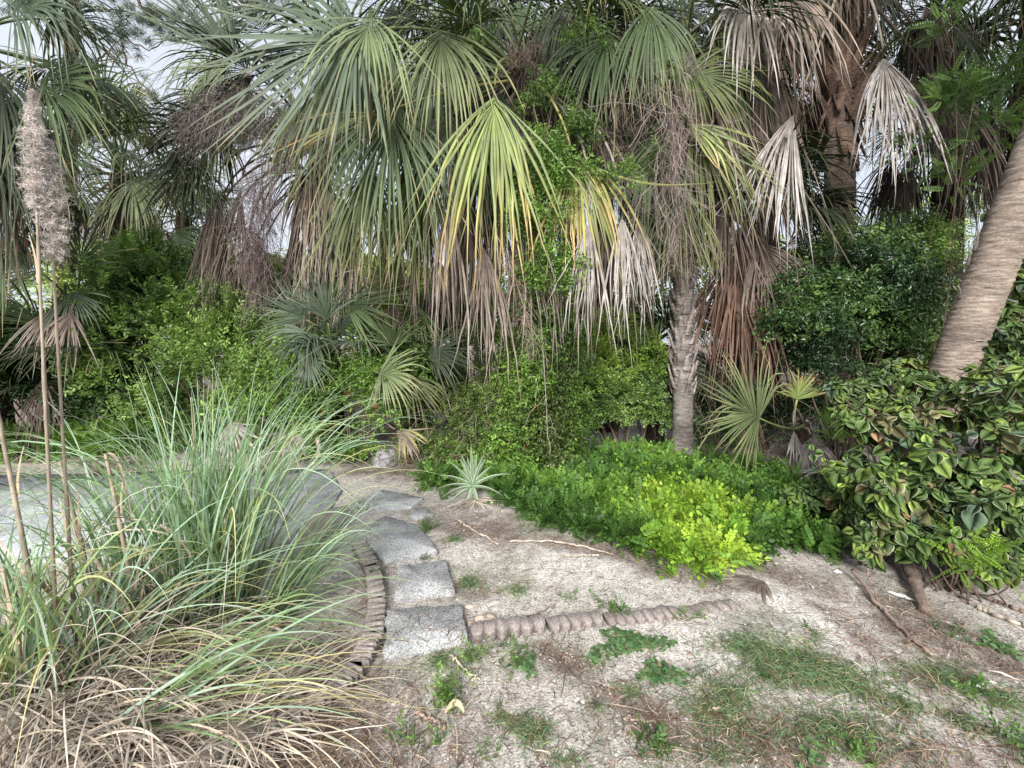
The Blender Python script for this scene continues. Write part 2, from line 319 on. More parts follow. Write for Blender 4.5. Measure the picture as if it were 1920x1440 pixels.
# scalloped edging
def edging(p0, p1, name_label, seed, lobes, h=.075, w_=.072, z=0., flip=1):
    """concrete edging block: p0->p1 run (xy), lobed on one face"""
    r = np.random.default_rng(seed); p0, p1 = np.array(p0[:2]), np.array(p1[:2]); d = p1-p0; L = np.linalg.norm(d); d = d/L; nn = np.array([-d[1], d[0]])*flip
    K = lobes*8+1; u = np.linspace(0, L, K); sc = np.abs(np.sin(np.linspace(0, lobes*pi, K)))**.7
    fr = p0+d*u[:, None]-nn*(w_*.5+sc[:, None]*.03)+r.normal(0, .0015, (K, 2)); bk = p0+d*u[:, None]+nn*(w_*.5+sc[:, None]*.003)
    zt = z+h+(r.random(K)-.5)*.005+.012*(fbm(np.linspace(0, 5, K), np.zeros(K)+seed, seed)-.5)*2; V = []
    for k in range(K):
        c0 = fr[k]+nn*.006; c1 = bk[k]-nn*.006
        V += [(*fr[k], z-.05), (*fr[k], zt[k]-.005), (*c0, zt[k]), (*c1, zt[k]), (*bk[k], zt[k]-.005), (*bk[k], z-.05)]
    Q = []
    for k in range(K-1):
        for j in range(5): Q.append((k*6+j, (k+1)*6+j, (k+1)*6+j+1, k*6+j+1))
    T = []
    for e in (0, K-1):
        b_ = e*6; Q += [(b_, b_+1, b_+4, b_+5), (b_+1, b_+2, b_+3, b_+4)]
    sh = np.repeat((.5+.5*sc**.8)[:, None], 6, 1)*np.array([.6, .85, 1.2, 1.1, .8, .6]); sh[:, 3] = 1.1  # lobe shading painted in: cusps and faces darkened, top edge lightened
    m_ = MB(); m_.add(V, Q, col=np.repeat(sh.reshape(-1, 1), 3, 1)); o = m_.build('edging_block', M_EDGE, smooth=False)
    return tag(o, name_label, 'edging block')
GR = 'scalloped concrete edging blocks'
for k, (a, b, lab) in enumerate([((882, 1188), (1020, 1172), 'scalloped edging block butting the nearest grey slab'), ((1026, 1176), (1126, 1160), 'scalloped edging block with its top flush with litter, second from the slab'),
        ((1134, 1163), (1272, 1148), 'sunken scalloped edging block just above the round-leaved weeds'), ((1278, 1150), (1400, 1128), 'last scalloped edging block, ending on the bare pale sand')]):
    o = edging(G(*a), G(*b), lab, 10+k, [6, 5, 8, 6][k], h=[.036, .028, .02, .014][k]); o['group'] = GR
lf = [((668, 1012), (694, 1056)), ((694, 1057), (703, 1116)), ((703, 1117), (694, 1180)), ((694, 1181), (664, 1236)), ((664, 1237), (614, 1282)), ((613, 1283), (540, 1330)), ((539, 1331), (445, 1376)), ((443, 1377), (330, 1418))]
ll = ['edging block at the far end, touching the five-sided slab', 'edging block left of the slab with the tan stone', 'dark edging block left of the nearest slab', 'edging block on the bend below the nearest slab',
      'edging block half under arching green blades', 'edging block under straw below the long yellow blades', 'edging block buried in the dry straw pile', 'edging block nearest the picture bottom, lost in straw']
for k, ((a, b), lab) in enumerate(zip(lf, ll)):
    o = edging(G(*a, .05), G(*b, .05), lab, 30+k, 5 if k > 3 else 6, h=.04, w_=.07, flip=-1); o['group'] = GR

# rocks
def rock(px, py, sz, label, mat, seed, sub=3, squash=.7, cat='stone'):
    import bmesh
    bm = bmesh.new(); bmesh.ops.create_icosphere(bm, subdivisions=sub, radius=1)
    V = np.array([v.co[:] for v in bm.verts]); F_ = np.array([[v.index for v in f.verts] for f in bm.faces]); bm.free()
    r = np.random.default_rng(seed); f = np.zeros(len(V))
    for k, (fr, am) in enumerate([(1.6, .32), (3.5, .2), (8, .1)]):
        ph = r.uniform(0, 9, 3); f += am*(np.sin(V[:, 0]*fr+ph[0])*np.sin(V[:, 1]*fr+ph[1])+np.sin(V[:, 2]*fr+ph[2])*.5)
    V = V*(1+f)[:, None]*np.array(sz); V[:, 2] *= squash; g = G(px, py); V += g; V[:, 2] += gz(g[0], g[1])+sz[2]*squash*.45
    m_ = MB(); m_.add(V, None, F_); return tag(m_.build('stone', mat, smooth=False), label, cat)
rock(722, 872, (.15, .1, .17), 'rounded grey rock standing at the far end of the slabs', M_GREYROCK, 1, 3, .85, 'rock')
rock(912, 1158, (.045, .03, .028), 'knobbly pinkish coral stone right of the nearest slab', M_ROCK, 2)
rock(884, 1165, (.02, .015, .012), 'tiny tan stone left of the knobbly coral stone', M_ROCK, 12)
rock(794, 1108, (.022, .018, .02), 'tan stone resting on the edge of a speckled slab', M_ROCK, 3)
rock(878, 1134, (.024, .016, .014), 'cream stone by the far right corner of the nearest slab', M_ROCK, 4)
rock(866, 1162, (.016, .015, .012), 'white pebble on the right edge of the nearest slab', M_ROCK, 5)
rock(1196, 1338, (.022, .014, .01), 'flat pale stone on the sand near the bottom centre', M_ROCK, 6)
rock(1235, 1242, (.025, .015, .01), 'pinkish stone beside the round-leaved weeds', M_ROCK, 7)
# ------------------------------------------------------------------ palm fronds
SCH = {   # linear colours: base, middle, tip, and how far the tip colour reaches in
 'green': ((0.043, 0.066, 0.023), (0.058, 0.09, 0.035), (0.094, 0.117, 0.047)),
 'bluegreen': ((0.043, 0.068, 0.036), (0.072, 0.102, 0.064), (0.119, 0.145, 0.085)),
 'dark': ((0.017, 0.026, 0.012), (0.025, 0.037, 0.017), (0.043, 0.053, 0.025)),  # lowered so that shade inside and behind the crowns is in the colour
 'olive': ((0.061, 0.082, 0.026), (0.086, 0.111, 0.034), (0.148, 0.148, 0.049)),
 'yellow': ((0.19, 0.247, 0.067), (0.237, 0.285, 0.085), (0.38, 0.332, 0.095)),
 'yellowbrown': ((0.171, 0.209, 0.057), (0.285, 0.266, 0.067), (0.437, 0.304, 0.142)),
 'grey': ((0.196, 0.171, 0.152), (0.353, 0.319, 0.294), (0.47, 0.436, 0.412)),
 'tan': ((0.111, 0.085, 0.068), (0.2, 0.157, 0.128), (0.323, 0.281, 0.238)),
 'brown': ((0.049, 0.036, 0.029), (0.084, 0.064, 0.052), (0.161, 0.126, 0.105)),
 'red': ((0.081, 0.045, 0.032), (0.135, 0.077, 0.054), (0.207, 0.135, 0.104)),
 'pale': ((0.09, 0.117, 0.05), (0.131, 0.167, 0.072), (0.234, 0.234, 0.108)),
}
DEADS = ('grey', 'tan', 'brown', 'red')
def frond_geo(mb, hub, axis, nrm, L, rng, scheme='green', spread=120, n=44, droop=.6, wmax=.034, split=.4, wav=.02, K=11, cup=.12, ragged=.14):
    n = int(n*1.35); wmax *= .74
    if scheme in DEADS: ragged *= 1.5; wav *= 1.4
    axis = unit(np.array(axis, float)); nrm = np.array(nrm, float); side = unit(np.cross(axis, nrm)); nrm = np.cross(side, axis)
    th = np.linspace(-radians(spread), radians(spread), n)+rng.normal(0, .025, n)
    Li = L*(.58+.42*np.cos(th*.5))*(1+rng.normal(0, ragged, n))
    org = hub+axis*(.16*L)*np.clip(np.cos(th), 0, 1)[:, None]**2
    d0 = unit(np.cos(th)[:, None]*axis+np.sin(th)[:, None]*side+nrm*(cup+rng.normal(0, .05, n))[:, None])
    tang = -np.sin(th)[:, None]*axis+np.cos(th)[:, None]*side
    t = np.linspace(0, 1, K); dr = droop*np.abs(1+rng.normal(0, .4, n)); br = rng.random(n) < .16; dr = np.where(br, dr*2.2+.5, dr); Li = Li*np.where(rng.random(n) < .08, rng.uniform(.4, .8, n), 1); d = np.zeros((n, K, 3)); P_ = np.zeros((n, K, 3)); P_[:, 0] = org
    curl = rng.normal(0, wav*11, (n, 3))
    for k in range(K):
        g = dr[:, None]*np.array([0, 0, -1])*max(0, t[k]-split*.45)**1.35*3.2
        d[:, k] = unit(d0+g+curl*max(0, t[k]-split)*1.4)
        if k: P_[:, k] = P_[:, k-1]+d[:, k]*(Li/(K-1))[:, None]
    P_ += rng.normal(0, wav*.16, (n, K, 3))*np.clip(t-split, 0, 1)[None, :, None]*L
    dth = 2*radians(spread)/n; r = t[None]*Li[:, None]; wj = r*dth*1.12
    prof = np.clip(1-((t-split)/(1-split)).clip(0, 1)**1.4, 0, 1)[None]
    W = np.minimum(wj+.004, wmax)*np.clip(prof, .04, 1)*(1+rng.normal(0, .12, n))[:, None]
    tw = rng.normal(0, .35, n)[:, None, None]*np.clip(t-split, 0, 1)[None, :, None]*2
    S = tang[:, None]+tw*np.cross(d, tang[:, None])
    b, m_, e = (np.array(c) for c in SCH[scheme]); tc_ = np.clip(t, 0, 1)[None, :, None]; tip = np.clip((tc_-.5+rng.normal(0, .12, (n, 1, 1)))*2.2, 0, 1)
    cc = b*(1-np.clip(tc_*3, 0, 1))+m_*np.clip(tc_*3, 0, 1); cc = cc*(1-tip)+e*tip
    if scheme in ('green', 'olive', 'bluegreen', 'dark', 'pale'):       # some browned tips
        bt = (rng.random(n) < .25)[:, None, None]*np.clip((tc_-.78)*6, 0, 1); cc = cc*(1-bt)+np.array([.4, .3, .18])*bt
    if scheme in ('yellow', 'yellowbrown'):
        u = (rng.random(n) < .55)[:, None, None]*np.clip((tc_-.55)*3, 0, 1); cc = cc*(1-u)+np.array([.52, .36, .17])*u
        u = (rng.random(n) < .45)[:, None, None]*.6; cc = cc*(1-u)+np.array([.15, .2, .09])*u
    cc = cc*rng.uniform(.72, 1.22, (n, 1, 1))
    ribbons(mb, P_, S, W, cc, fold=.5)
def petiole(mb, a, b, axis, col, r=.014, lift=.25):
    a, b = np.array(a), np.array(b); L = np.linalg.norm(b-a); m_ = b-unit(np.array(axis, float))*L*.45+np.array([0, 0, .02]); p = bez(a, m_, b, 12)
    tube(mb, p, np.linspace(r*1.5, r*.75, 12), 6, col)
    return p
def frond(parent, rng, start, hub, axis, nrm, L, scheme, name=None, **kw):
    mb = MB(); pc = {'grey': (.27, .235, .2), 'tan': (.22, .17, .13), 'brown': (.14, .1, .08), 'red': (.14, .09, .06), 'yellow': (.3, .33, .11), 'yellowbrown': (.32, .29, .12), 'dark': (.06, .075, .035)}.get(scheme, (.12, .155, .06))
    if start is not None: petiole(mb, start, hub, axis, pc)
    frond_geo(mb, np.array(hub, float), axis, nrm, L, rng, scheme, **kw)
    dead = scheme in DEADS
    return mb.build(name or ('dead_frond' if dead else 'frond'), M_DEAD if dead else M_FROND, parent)
def dirv(az, el): return np.array([cos(el)*sin(az), cos(el)*cos(az), sin(el)])
def live_frond(parent, rng, crown, az, el, Lp, L, scheme, **kw):
    d = dirv(az, el); a = crown+rng.normal(0, .05, 3)+np.array([0, 0, .1*sin(el)])
    dp = Lp*(.35+.25*rng.random()); hub = a+d*Lp+np.array([0, 0, -dp*.5]); ax = unit(d*Lp+np.array([0, 0, -dp])); s = np.cross(ax, [0, 0, 1.]); s = unit(s+1e-6)
    n_ = unit(np.cross(s, ax)+rng.normal(0, .3, 3)); frond(parent, rng, a, hub, ax, n_, L, scheme, **kw)
def hang_frond(parent, rng, crown, az, el, Lp, L, scheme, **kw):
    """a spent frond: petiole bent over, blade hanging down"""
    d = dirv(az, el); hub = crown+d*Lp+np.array([0, 0, -Lp*.5]); ax = unit(np.array([d[0]*.25, d[1]*.25, -1])+rng.normal(0, .08, 3)); n_ = unit(np.array([d[0], d[1], .2])+rng.normal(0, .4, 3))
    k = dict(spread=55, n=30, droop=1.2, wav=.03, cup=.05, wmax=.03, ragged=.18, split=.3); k.update(kw)
    frond(parent, rng, crown+rng.normal(0, .05, 3), hub, ax, n_, L, scheme, **k)
def screen_frond(parent, rng, crown, hx, hy, hd, ang, L, scheme, tocam=.15, nz_=.25, **kw):
    """a frond read off the photograph: hub position at its own depth, blade axis angle, blade facing roughly to the open side"""
    hub = P(hx, hy, hd); a = radians(ang); ax = unit(np.array([cos(a), -tocam, sin(a)])); nr = np.array([0, -1, nz_])
    frond(parent, rng, crown, hub, ax, nr, L, scheme, **kw)
def trunk(parent, base, top, r0, r1, style, rng, bulge=0, curve=(0, 0, 0), name='trunk'):
    base, top = np.array(base, float), np.array(top, float); L = np.linalg.norm(top-base); K = int(L/(.012 if style == 'ring' else .035)); t = np.linspace(0, 1, K)[:, None]
    p = base*(1-t)+top*t+np.array(curve)*(4*t*(1-t)); sides = 28; r = r0*(1-t[:, 0])+r1*t[:, 0]; r = r*(1+.25*np.exp(-t[:, 0]*L/.25))
    ang = np.arange(sides); jit = 1+.03*np.sin(ang*2*pi/sides*3+1)[None]+rng.normal(0, .012, (K, sides))
    zz = t[:, 0]*L
    if style == 'ring':
        f = zz*19+.8*np.sin(zz*3); f = f[:, None]+.35*np.sin(ang[None]*2*pi/sides+zz[:, None]*2)+.5*(fbm(np.cos(ang[None]*2*pi/sides)*3+zz[:, None]*5, np.sin(ang[None]*2*pi/sides)*3+zz[:, None]*2, 8, 3)-.5); jit = jit+.045*((f % 1)-.5)*rng.uniform(.3, 1.4, (K, 1))
        jit = jit+.012*np.sin(zz[:, None]*60+2.5*np.sin(ang*2*pi/sides*2)[None])
    else: jit = jit+.03*rng.normal(0, 1, (K, 1))
    mb = MB(); cc = 1+.25*(fbm(zz*6, zz*0, 5)-.5)[:, None]+rng.normal(0, .05, (K, 1)); cc = (cc*(1.14-.68*((f % 1) < .24)*rng.uniform(.1, 1, f.shape)*rng.uniform(.3, 1, (K, 1))))[..., None]*np.ones(3) if style == 'ring' else np.repeat(cc, 3, 1); tube(mb, p, r, sides, cc, jit=jit)
    return mb.build(name, {'ring': M_RING, 'grey': M_GREYBARK, 'red': M_REDBARK, 'dark': M_DARKBARK}[style], parent, smooth=True), p, r
def boots(parent, p, r, z0, z1, rng, mat, n=60, Lb=.22, col=(1, 1, 1), wd=.07, out=.25, updown=1, name='leaf_bases'):
    """cut leaf bases left on the trunk, in spirals"""
    mb = MB(); K = len(p)
    for i in range(n):
        z = z0+(z1-z0)*(i+.5)/n; k = int(np.argmin(np.abs(p[:, 2]-z))); c_ = p[k]; a = i*2.39996; o = np.array([cos(a), sin(a), 0]); s = np.array([-sin(a), cos(a), 0])
        R_ = r[k]; l = Lb*rng.uniform(.6, 1.2); w_ = wd*rng.uniform(.8, 1.15); u = np.array([0, 0, updown])
        b0 = c_+o*R_*.93; q = [b0-s*w_, b0+s*w_, b0+u*l*.5+o*(out*l*.35+.02)-s*w_*.6, b0+u*l*.5+o*(out*l*.35+.02)+s*w_*.6, b0+u*l+o*(out*l+.02)-s*w_*rng.uniform(.15, .45), b0+u*l+o*(out*l+.02)+s*w_*rng.uniform(.15, .45)]
        ft = [v+o*.018 for v in q]; V = q+ft; Q = [(6, 7, 9, 8), (8, 9, 11, 10), (0, 2, 3, 1), (2, 4, 5, 3), (0, 6, 8, 2), (2, 8, 10, 4), (1, 3, 9, 7), (3, 5, 11, 9), (4, 10, 11, 5)]
        mb.add(V, Q, col=np.array(col)*rng.uniform(.7, 1.25))
    return mb.build(name, mat, parent)
def twigs(parent, rng, start, ax, L, n=60, col=(.3, .22, .19), name='flower_stalk', wid=.0035, spreadv=.5, rs=.006):
    """spent flower panicle: arching stem with a spray of thin drooping branchlets"""
    mb = MB(); ax = unit(np.array(ax, float)); t = np.linspace(0, 1, 12)[:, None]; p = np.array(start)+ax*L*t+np.array([0, 0, -1])*L*.6*t**2; tube(mb, p, np.linspace(rs*1.3, rs*.4, 12), 5, col)
    K = 8; ti = rng.uniform(.15, 1, n); st = np.stack([np.interp(ti, t[:, 0], p[:, j]) for j in range(3)], -1); d0 = unit(ax+rdir(rng, n)*spreadv*2); Ls = L*rng.uniform(.25, .6, n); Pth = np.zeros((n, K, 3)); Pth[:, 0] = st
    for k in range(1, K): Pth[:, k] = Pth[:, k-1]+unit(d0+np.array([0, 0, -1.4])*(k/K)+rng.normal(0, .25, (n, 3)))*(Ls/K)[:, None]
    S = np.broadcast_to(rdir(rng, n)[:, None], Pth.shape); ribbons(mb, Pth, S, np.full((n, K), wid), np.array(col)*rng.uniform(.7, 1.3, (n, 1, 1)))
    m2 = 4; s2 = np.repeat(Pth[:, 3:], 1, 1).reshape(-1, 3); s2 = s2[rng.choice(len(s2), n*m2)]; nn = len(s2); Q2 = np.zeros((nn, 4, 3)); Q2[:, 0] = s2; dd = rdir(rng, nn)+np.array([0, 0, -.9])
    for k in range(1, 4): Q2[:, k] = Q2[:, k-1]+unit(dd+rng.normal(0, .4, (nn, 3)))*L*.035
    ribbons(mb, Q2, np.broadcast_to(rdir(rng, nn)[:, None], Q2.shape), np.full((nn, 4), wid*.7), np.array(col)*rng.uniform(.7, 1.3, (nn, 1, 1)))
    return mb.build(name, M_TWIG, parent)
def palm(label, base, crown, r0, r1, style, seed, live=(12, 'green', 1.0, .9), dead=(10, 'brown', .5, 1.0), elr=(-10, 75), group='cabbage palms', curve=(0, 0, 0), name='palm_tree', azr=None, cat='palm tree', stalks=0, dspread=50):
    rng = np.random.default_rng(seed); base = np.array(base, float); base[2] = float(gz(base[0], base[1]))-.03; crown = np.array(crown, float)
    root = thing(name, base, label, cat, group); tr, p, r = trunk(root, base, crown, r0, r1, style, rng, curve=curve)
    n, sch, Lp, L = live
    for i in range(n):
        az = i*2.39996+rng.normal(0, .2) if azr is None else radians(rng.uniform(*azr)); el = radians(elr[1]+(elr[0]-elr[1])*((i+.5)/n)**.8); s = sch if isinstance(sch, str) else sch[i % len(sch)]
        live_frond(root, rng, crown, az, el, Lp*rng.uniform(.8, 1.15), L*rng.uniform(.85, 1.1), s, droop=rng.uniform(.5, 1.1), n=40)
    n, sch, Lp, L = dead
    for i in range(n):
        az = i*2.39996+rng.normal(0, .3); s = sch if isinstance(sch, str) else sch[i % len(sch)]; cz = crown-np.array([0, 0, .1+.35*rng.random()])
        hang_frond(root, rng, cz, az, radians(rng.uniform(-40, 10)), Lp*rng.uniform(.6, 1.1), L*rng.uniform(.8, 1.15), s, spread=dspread)
    for i in range(stalks):
        az = rng.uniform(0, 2*pi); twigs(root, rng, crown, dirv(az, radians(rng.uniform(-10, 35))), rng.uniform(.7, 1.1), 50, (.22, .16, .14))
    return root, crown, rng, p, r

# A: the vine-wrapped palm in the middle
cA = P(985, 150, 5.1)
A, cA, rA, pA, qA = palm('vine-wrapped palm in the middle with yellowing fronds and a long dead skirt', G(1005, 868), cA, .2, .17, 'dark', 101, live=(13, ('green', 'dark', 'olive'), 1.1, 1.0), dead=(9, ('tan', 'brown'), .5, 1.2), elr=(15, 82), stalks=4)
boots(A, pA, qA, 3.3, 4.6, rA, M_DARKBARK, 46, .3, wd=.07, out=.5)
H = lambda *a, **k: screen_frond(A, rA, cA, *a, **k)
H(928, 160, 4.15, -92, 1.7, 'yellow', tocam=.12, spread=48, n=34, droop=1.15, wmax=.047, split=.2, wav=.03)
H(1070, 275, 4.25, -76, 1.2, 'yellowbrown', tocam=.1, spread=46, n=28, droop=1.1, wmax=.045, split=.2, wav=.03)
H(740, 190, 4.3, -94, 1.5, 'green', tocam=.1, spread=58, n=44, droop=.8, wmax=.036)
H(672, 66, 4.0, -160, 1.4, 'bluegreen', tocam=.05, spread=88, n=50, droop=.1, wmax=.042, split=.6, cup=.02)
H(700, 30, 4.0, -110, 1.15, 'pale', tocam=.1, spread=70, n=34, droop=1.5, wmax=.026, split=.3)
H(822, 50, 4.2, -80, 1.1, 'pale', tocam=.12, spread=60, n=30, droop=1.2, wmax=.03)
H(735, 205, 4.35, -158, .95, 'yellowbrown', tocam=.1, spread=16, n=11, droop=.25, wmax=.034)
H(850, 210, 4.6, -100, 1.35, 'green', spread=55, n=40, droop=.9)
H(800, 300, 4.7, -95, 1.35, 'olive', spread=45, n=36, droop=1)
H(700, 300, 4.7, -98, 1.2, 'olive', spread=42, n=34, droop=1)
H(1150, 60, 4.6, -118, 1.1, 'green', spread=60, n=40, droop=.9)
H(1050, 20, 4.8, -60, 1.1, 'dark', spread=70, n=40, droop=.8)
for hx, hy, d_, an, L_, s_ in [(840, 370, 4.35, -90, 1.1, 'tan'), (880, 340, 4.6, -88, 1.3, 'brown'), (940, 390, 4.5, -90, 1.0, 'brown'), (800, 380, 4.8, -92, 1.0, 'brown'), (985, 350, 4.4, -88, 1.15, 'tan'),
        (1105, 400, 4.15, -95, .85, 'grey'), (1165, 385, 4.15, -88, .92, 'grey'), (1060, 420, 4.5, -92, .9, 'tan'), (1195, 390, 4.5, -84, .82, 'grey'), (1140, 360, 4.3, -90, 1.1, 'brown'), (905, 440, 4.3, -85, 1.0, 'tan')]:
    H(hx, hy, d_, an, L_, s_, tocam=.05, spread=23, n=26, droop=1.1, wav=.03, split=.2, wmax=.032, ragged=.2)
twigs(A, rA, P(930, 440, 4.2), (.35, -.1, -.6), .7, 50, (.33, .25, .21)); twigs(A, rA, P(975, 470, 4.3), (.1, -.1, -1), .6, 50, (.3, .23, .2)); twigs(A, rA, P(1010, 560, 4.4), (.1, -.1, -1), .9, 10, (.36, .31, .26))
twigs(A, rA, P(1040, 180, 4.5), (.5, -.1, -.4), 1.0, 70, (.2, .15, .12)); twigs(A, rA, P(1000, 200, 4.4), (.2, -.2, -.8), 1.0, 70, (.18, .14, .1))

def curtain(root, rng, crown, n, xr, yr, dr_, sch, Lr, sp=(26, 46), ang=14):
    for i in range(n):
        fx = (i+rng.uniform(.1, .9))/n; hx = xr[0]+(xr[1]-xr[0])*((fx*3.7) % 1); hy = rng.uniform(*yr)
        screen_frond(root, rng, crown, hx, hy, rng.uniform(*dr_), -90+rng.uniform(-ang, ang)-(hx-(crown[0]/crown[1]*FP+960))*.03*-1, rng.uniform(*Lr), sch[i % len(sch)], tocam=rng.uniform(0, .2), spread=rng.uniform(*sp), n=36, droop=rng.uniform(.8, 1.7), split=.25)
curtain(A, rA, cA, 11, (590, 960), (20, 250), (4.5, 5.0), ('olive', 'green', 'dark'), (1.0, 1.45)); curtain(A, rA, cA, 6, (620, 980), (-40, 120), (4.9, 5.5), ('dark', 'green'), (1.2, 1.5)); curtain(A, rA, cA, 8, (1000, 1200), (-40, 200), (4.8, 5.4), ('dark', 'brown', 'dark'), (1.0, 1.4))
curtain(A, rA, cA, 9, (800, 1210), (300, 390), (4.6, 5.0), ('brown', 'brown', 'tan'), (.75, 1.1), (14, 26))

curtain(A, rA, cA, 9, (990, 1260), (130, 360), (5.6, 6.2), ('dark', 'brown', 'dark'), (1.0, 1.35)); curtain(A, rA, cA, 7, (640, 930), (240, 380), (5.4, 6.0), ('dark', 'olive', 'dark'), (.9, 1.2))
# B: clean cross-hatched trunk right of the middle
cB = P(1285, 110, 5.25)
Bp, cB, rB, pB, qB = palm('palm with a slim grey cross-hatched trunk standing right of the middle', G(1279, 872), cB, .112, .12, 'grey', 202, live=(12, ('dark', 'olive', 'dark'), 1.0, 1.0), dead=(10, ('brown', 'tan', 'dark'), .4, 1.1), elr=(5, 80), stalks=3)
boots(Bp, pB, qB, .85, 3.4, rB, M_GREYBARK, 130, .17, wd=.042, out=.2, col=(1.35, 1.3, 1.3))
H = lambda *a, **k: screen_frond(Bp, rB, cB, *a, **k)
H(1218, 0, 4.5, -88, 1.1, 'green', spread=48, n=30, droop=.9, wmax=.036)
H(1290, 135, 4.5, -18, .85, 'olive', tocam=.1, spread=75, n=34, droop=.55)
H(1278, 222, 4.5, -40, .8, 'yellow', spread=30, n=12, droop=.3)
H(1235, 235, 4.6, -105, 1.2, 'green', spread=35, n=30, droop=.5)
H(1290, 230, 4.7, -62, 1.15, 'olive', spread=45, n=36, droop=.8)
H(1265, 300, 4.75, -90, 1.22, 'olive', spread=32, n=40, droop=.9); H(1225, 320, 4.85, -96, 1.3, 'dark', spread=28, n=36, droop=.9)
H(1320, 280, 5.1, -80, 1.1, 'dark', spread=34, n=36, droop=.9)
H(1390, 200, 4.9, -85, 1.4, 'brown', spread=32, n=30, droop=.9); H(1365, 330, 5.0, -95, 1.2, 'brown', spread=32, n=30, droop=.9)
twigs(Bp, rB, P(1255, 150, 4.35), (.05, -.1, -1), 1.1, 80, (.27, .21, .19)); twigs(Bp, rB, P(1262, 230, 4.4), (.0, -.1, -1), .95, 80, (.3, .24, .22)); twigs(Bp, rB, P(1180, 90, 4.6), (-.2, -.1, -.8), 1.0, 80, (.16, .12, .1))

curtain(Bp, rB, cB, 9, (1170, 1380), (-20, 230), (4.8, 5.3), ('dark', 'olive', 'green', 'dark'), (1.1, 1.5))
# Cp: stout brown trunk with big boots, right
cC = P(1578, -40, 5.7)
Cp, cC, rC, pC, qC = palm('stout palm with a brown trunk, big leaf boots and bleached hanging fronds', G(1568, 848), cC, .17, .18, 'red', 303, live=(11, ('green', 'dark'), 1.1, 1.0), dead=(4, ('brown', 'brown', 'red'), 1.3, 1.2), elr=(0, 75))
boots(Cp, pC, qC, 4.3, 6.1, rC, M_REDBARK, 56, .5, wd=.1, out=.55, updown=1, col=(.8, .66, .6)); boots(Cp, pC, qC, 4.0, 4.9, rC, M_REDBARK, 22, .35, wd=.08, out=.25, updown=-1, col=(1.05, .9, .82), name='hanging_leaf_bases')
H = lambda *a, **k: screen_frond(Cp, rC, cC, *a, **k)
H(1655, 92, 4.6, -88, 1.2, 'grey', tocam=.1, spread=42, n=38, droop=1.0, wmax=.04, split=.3, wav=.03)
H(1497, 190, 4.7, -112, 1.25, 'grey', tocam=.05, spread=24, n=34, droop=.35, wmax=.034, wav=.02, split=.5)
H(1400, -30, 4.6, -95, 1.0, 'grey', spread=50, n=30, droop=1.1, wmax=.034); H(1470, -40, 4.6, -80, 1.15, 'tan', spread=50, n=28, droop=1, wmax=.034)
H(1420, 40, 5.2, -95, 1.9, 'brown', spread=24, n=32, droop=.9); H(1390, 60, 5.3, -95, 1.7, 'tan', spread=30, n=30, droop=.9)
H(1705, 120, 5.4, -82, 1.3, 'tan', spread=34, n=30, droop=1); H(1745, 150, 5.0, -70, 1.2, 'brown', spread=45, n=30, droop=1)
H(1710, 60, 5.8, -60, 1.2, 'dark', spread=70, n=36, droop=.9); H(1480, 20, 6.1, -105, 1.5, 'red', spread=36, n=30, droop=1)

curtain(Cp, rC, cC, 8, (1360, 1500), (-60, 180), (5.4, 6.2), ('dark', 'brown', 'red', 'dark'), (1.3, 1.8)); curtain(Cp, rC, cC, 5, (1515, 1650), (-90, -10), (5.0, 5.5), ('dark', 'brown'), (.7, .95), (30, 50)); curtain(Cp, rC, cC, 5, (1640, 1800), (-40, 100), (5.4, 6.0), ('brown', 'dark'), (1.2, 1.6))
# J: short palm with a thick reddish skirt
cJ = P(1400, 430, 6.0)
J, cJ, rJ, pJ, qJ = palm('short palm with a thick rust-brown skirt left of the dark climbing mound', G(1405, 838), cJ, .2, .16, 'dark', 404, live=(12, ('dark', 'dark', 'olive'), .8, .95), dead=(7, ('red', 'brown'), .35, 1.2), elr=(0, 70))
H = lambda *a, **k: screen_frond(J, rJ, cJ, *a, **k)
for hx, hy, d_, an, L_, s_, sp in [(1420, 450, 5.3, -72, 1.15, 'tan', 55), (1400, 440, 5.35, -100, 1.2, 'red', 40), (1440, 460, 5.35, -50, 1.05, 'tan', 35), (1370, 470, 5.5, -105, 1.3, 'red', 35), (1385, 480, 5.3, -90, 1.45, 'red', 26), (1410, 500, 5.4, -85, 1.1, 'red', 30)]:
    H(hx, hy, d_, an, L_, s_, spread=sp, n=34, droop=.9, wav=.02, wmax=.036, split=.35)
H(1450, 330, 5.8, -30, 1.0, 'dark', spread=80); H(1480, 400, 5.9, -20, .9, 'dark', spread=70); H(1350, 400, 5.8, 200, .9, 'dark', spread=80)

# D: leaning ringed trunk on the right
bD = np.array([3.62, 4.0, 0]); tD = P(2131, -180, 3.3)
D, cD, rD, pD, qD = palm('leaning pale ringed palm trunk rising out of the copper-leaved shrub', bD, tD, .155, .15, 'ring', 505, live=(10, 'green', 1.0, 1.0), dead=(0, 'brown', .6, 1.1), elr=(25, 80))
for px_, py_, d_, dx, dz, L_ in [(1812, 500, 3.72, -.15, .9, .2), (1797, 560, 3.76, -.25, .6, .13), (1826, 470, 3.7, -.1, 1, .22), (1893, 500, 3.75, .5, .8, .12), (1880, 560, 3.8, .6, -.3, .12), (1860, 610, 3.8, .5, -.8, .1)]:
    mb = MB(); a_ = P(px_, py_, d_); e_ = a_+unit(np.array([dx, -.2, dz]))*L_; tube(mb, bez(a_, (a_+e_)/2+[.02, -.02, 0], e_, 6), np.linspace(.016, .003, 6), 5, (.9, .9, .95)); mb.build('loose_fibre', M_GREYBARK, D)

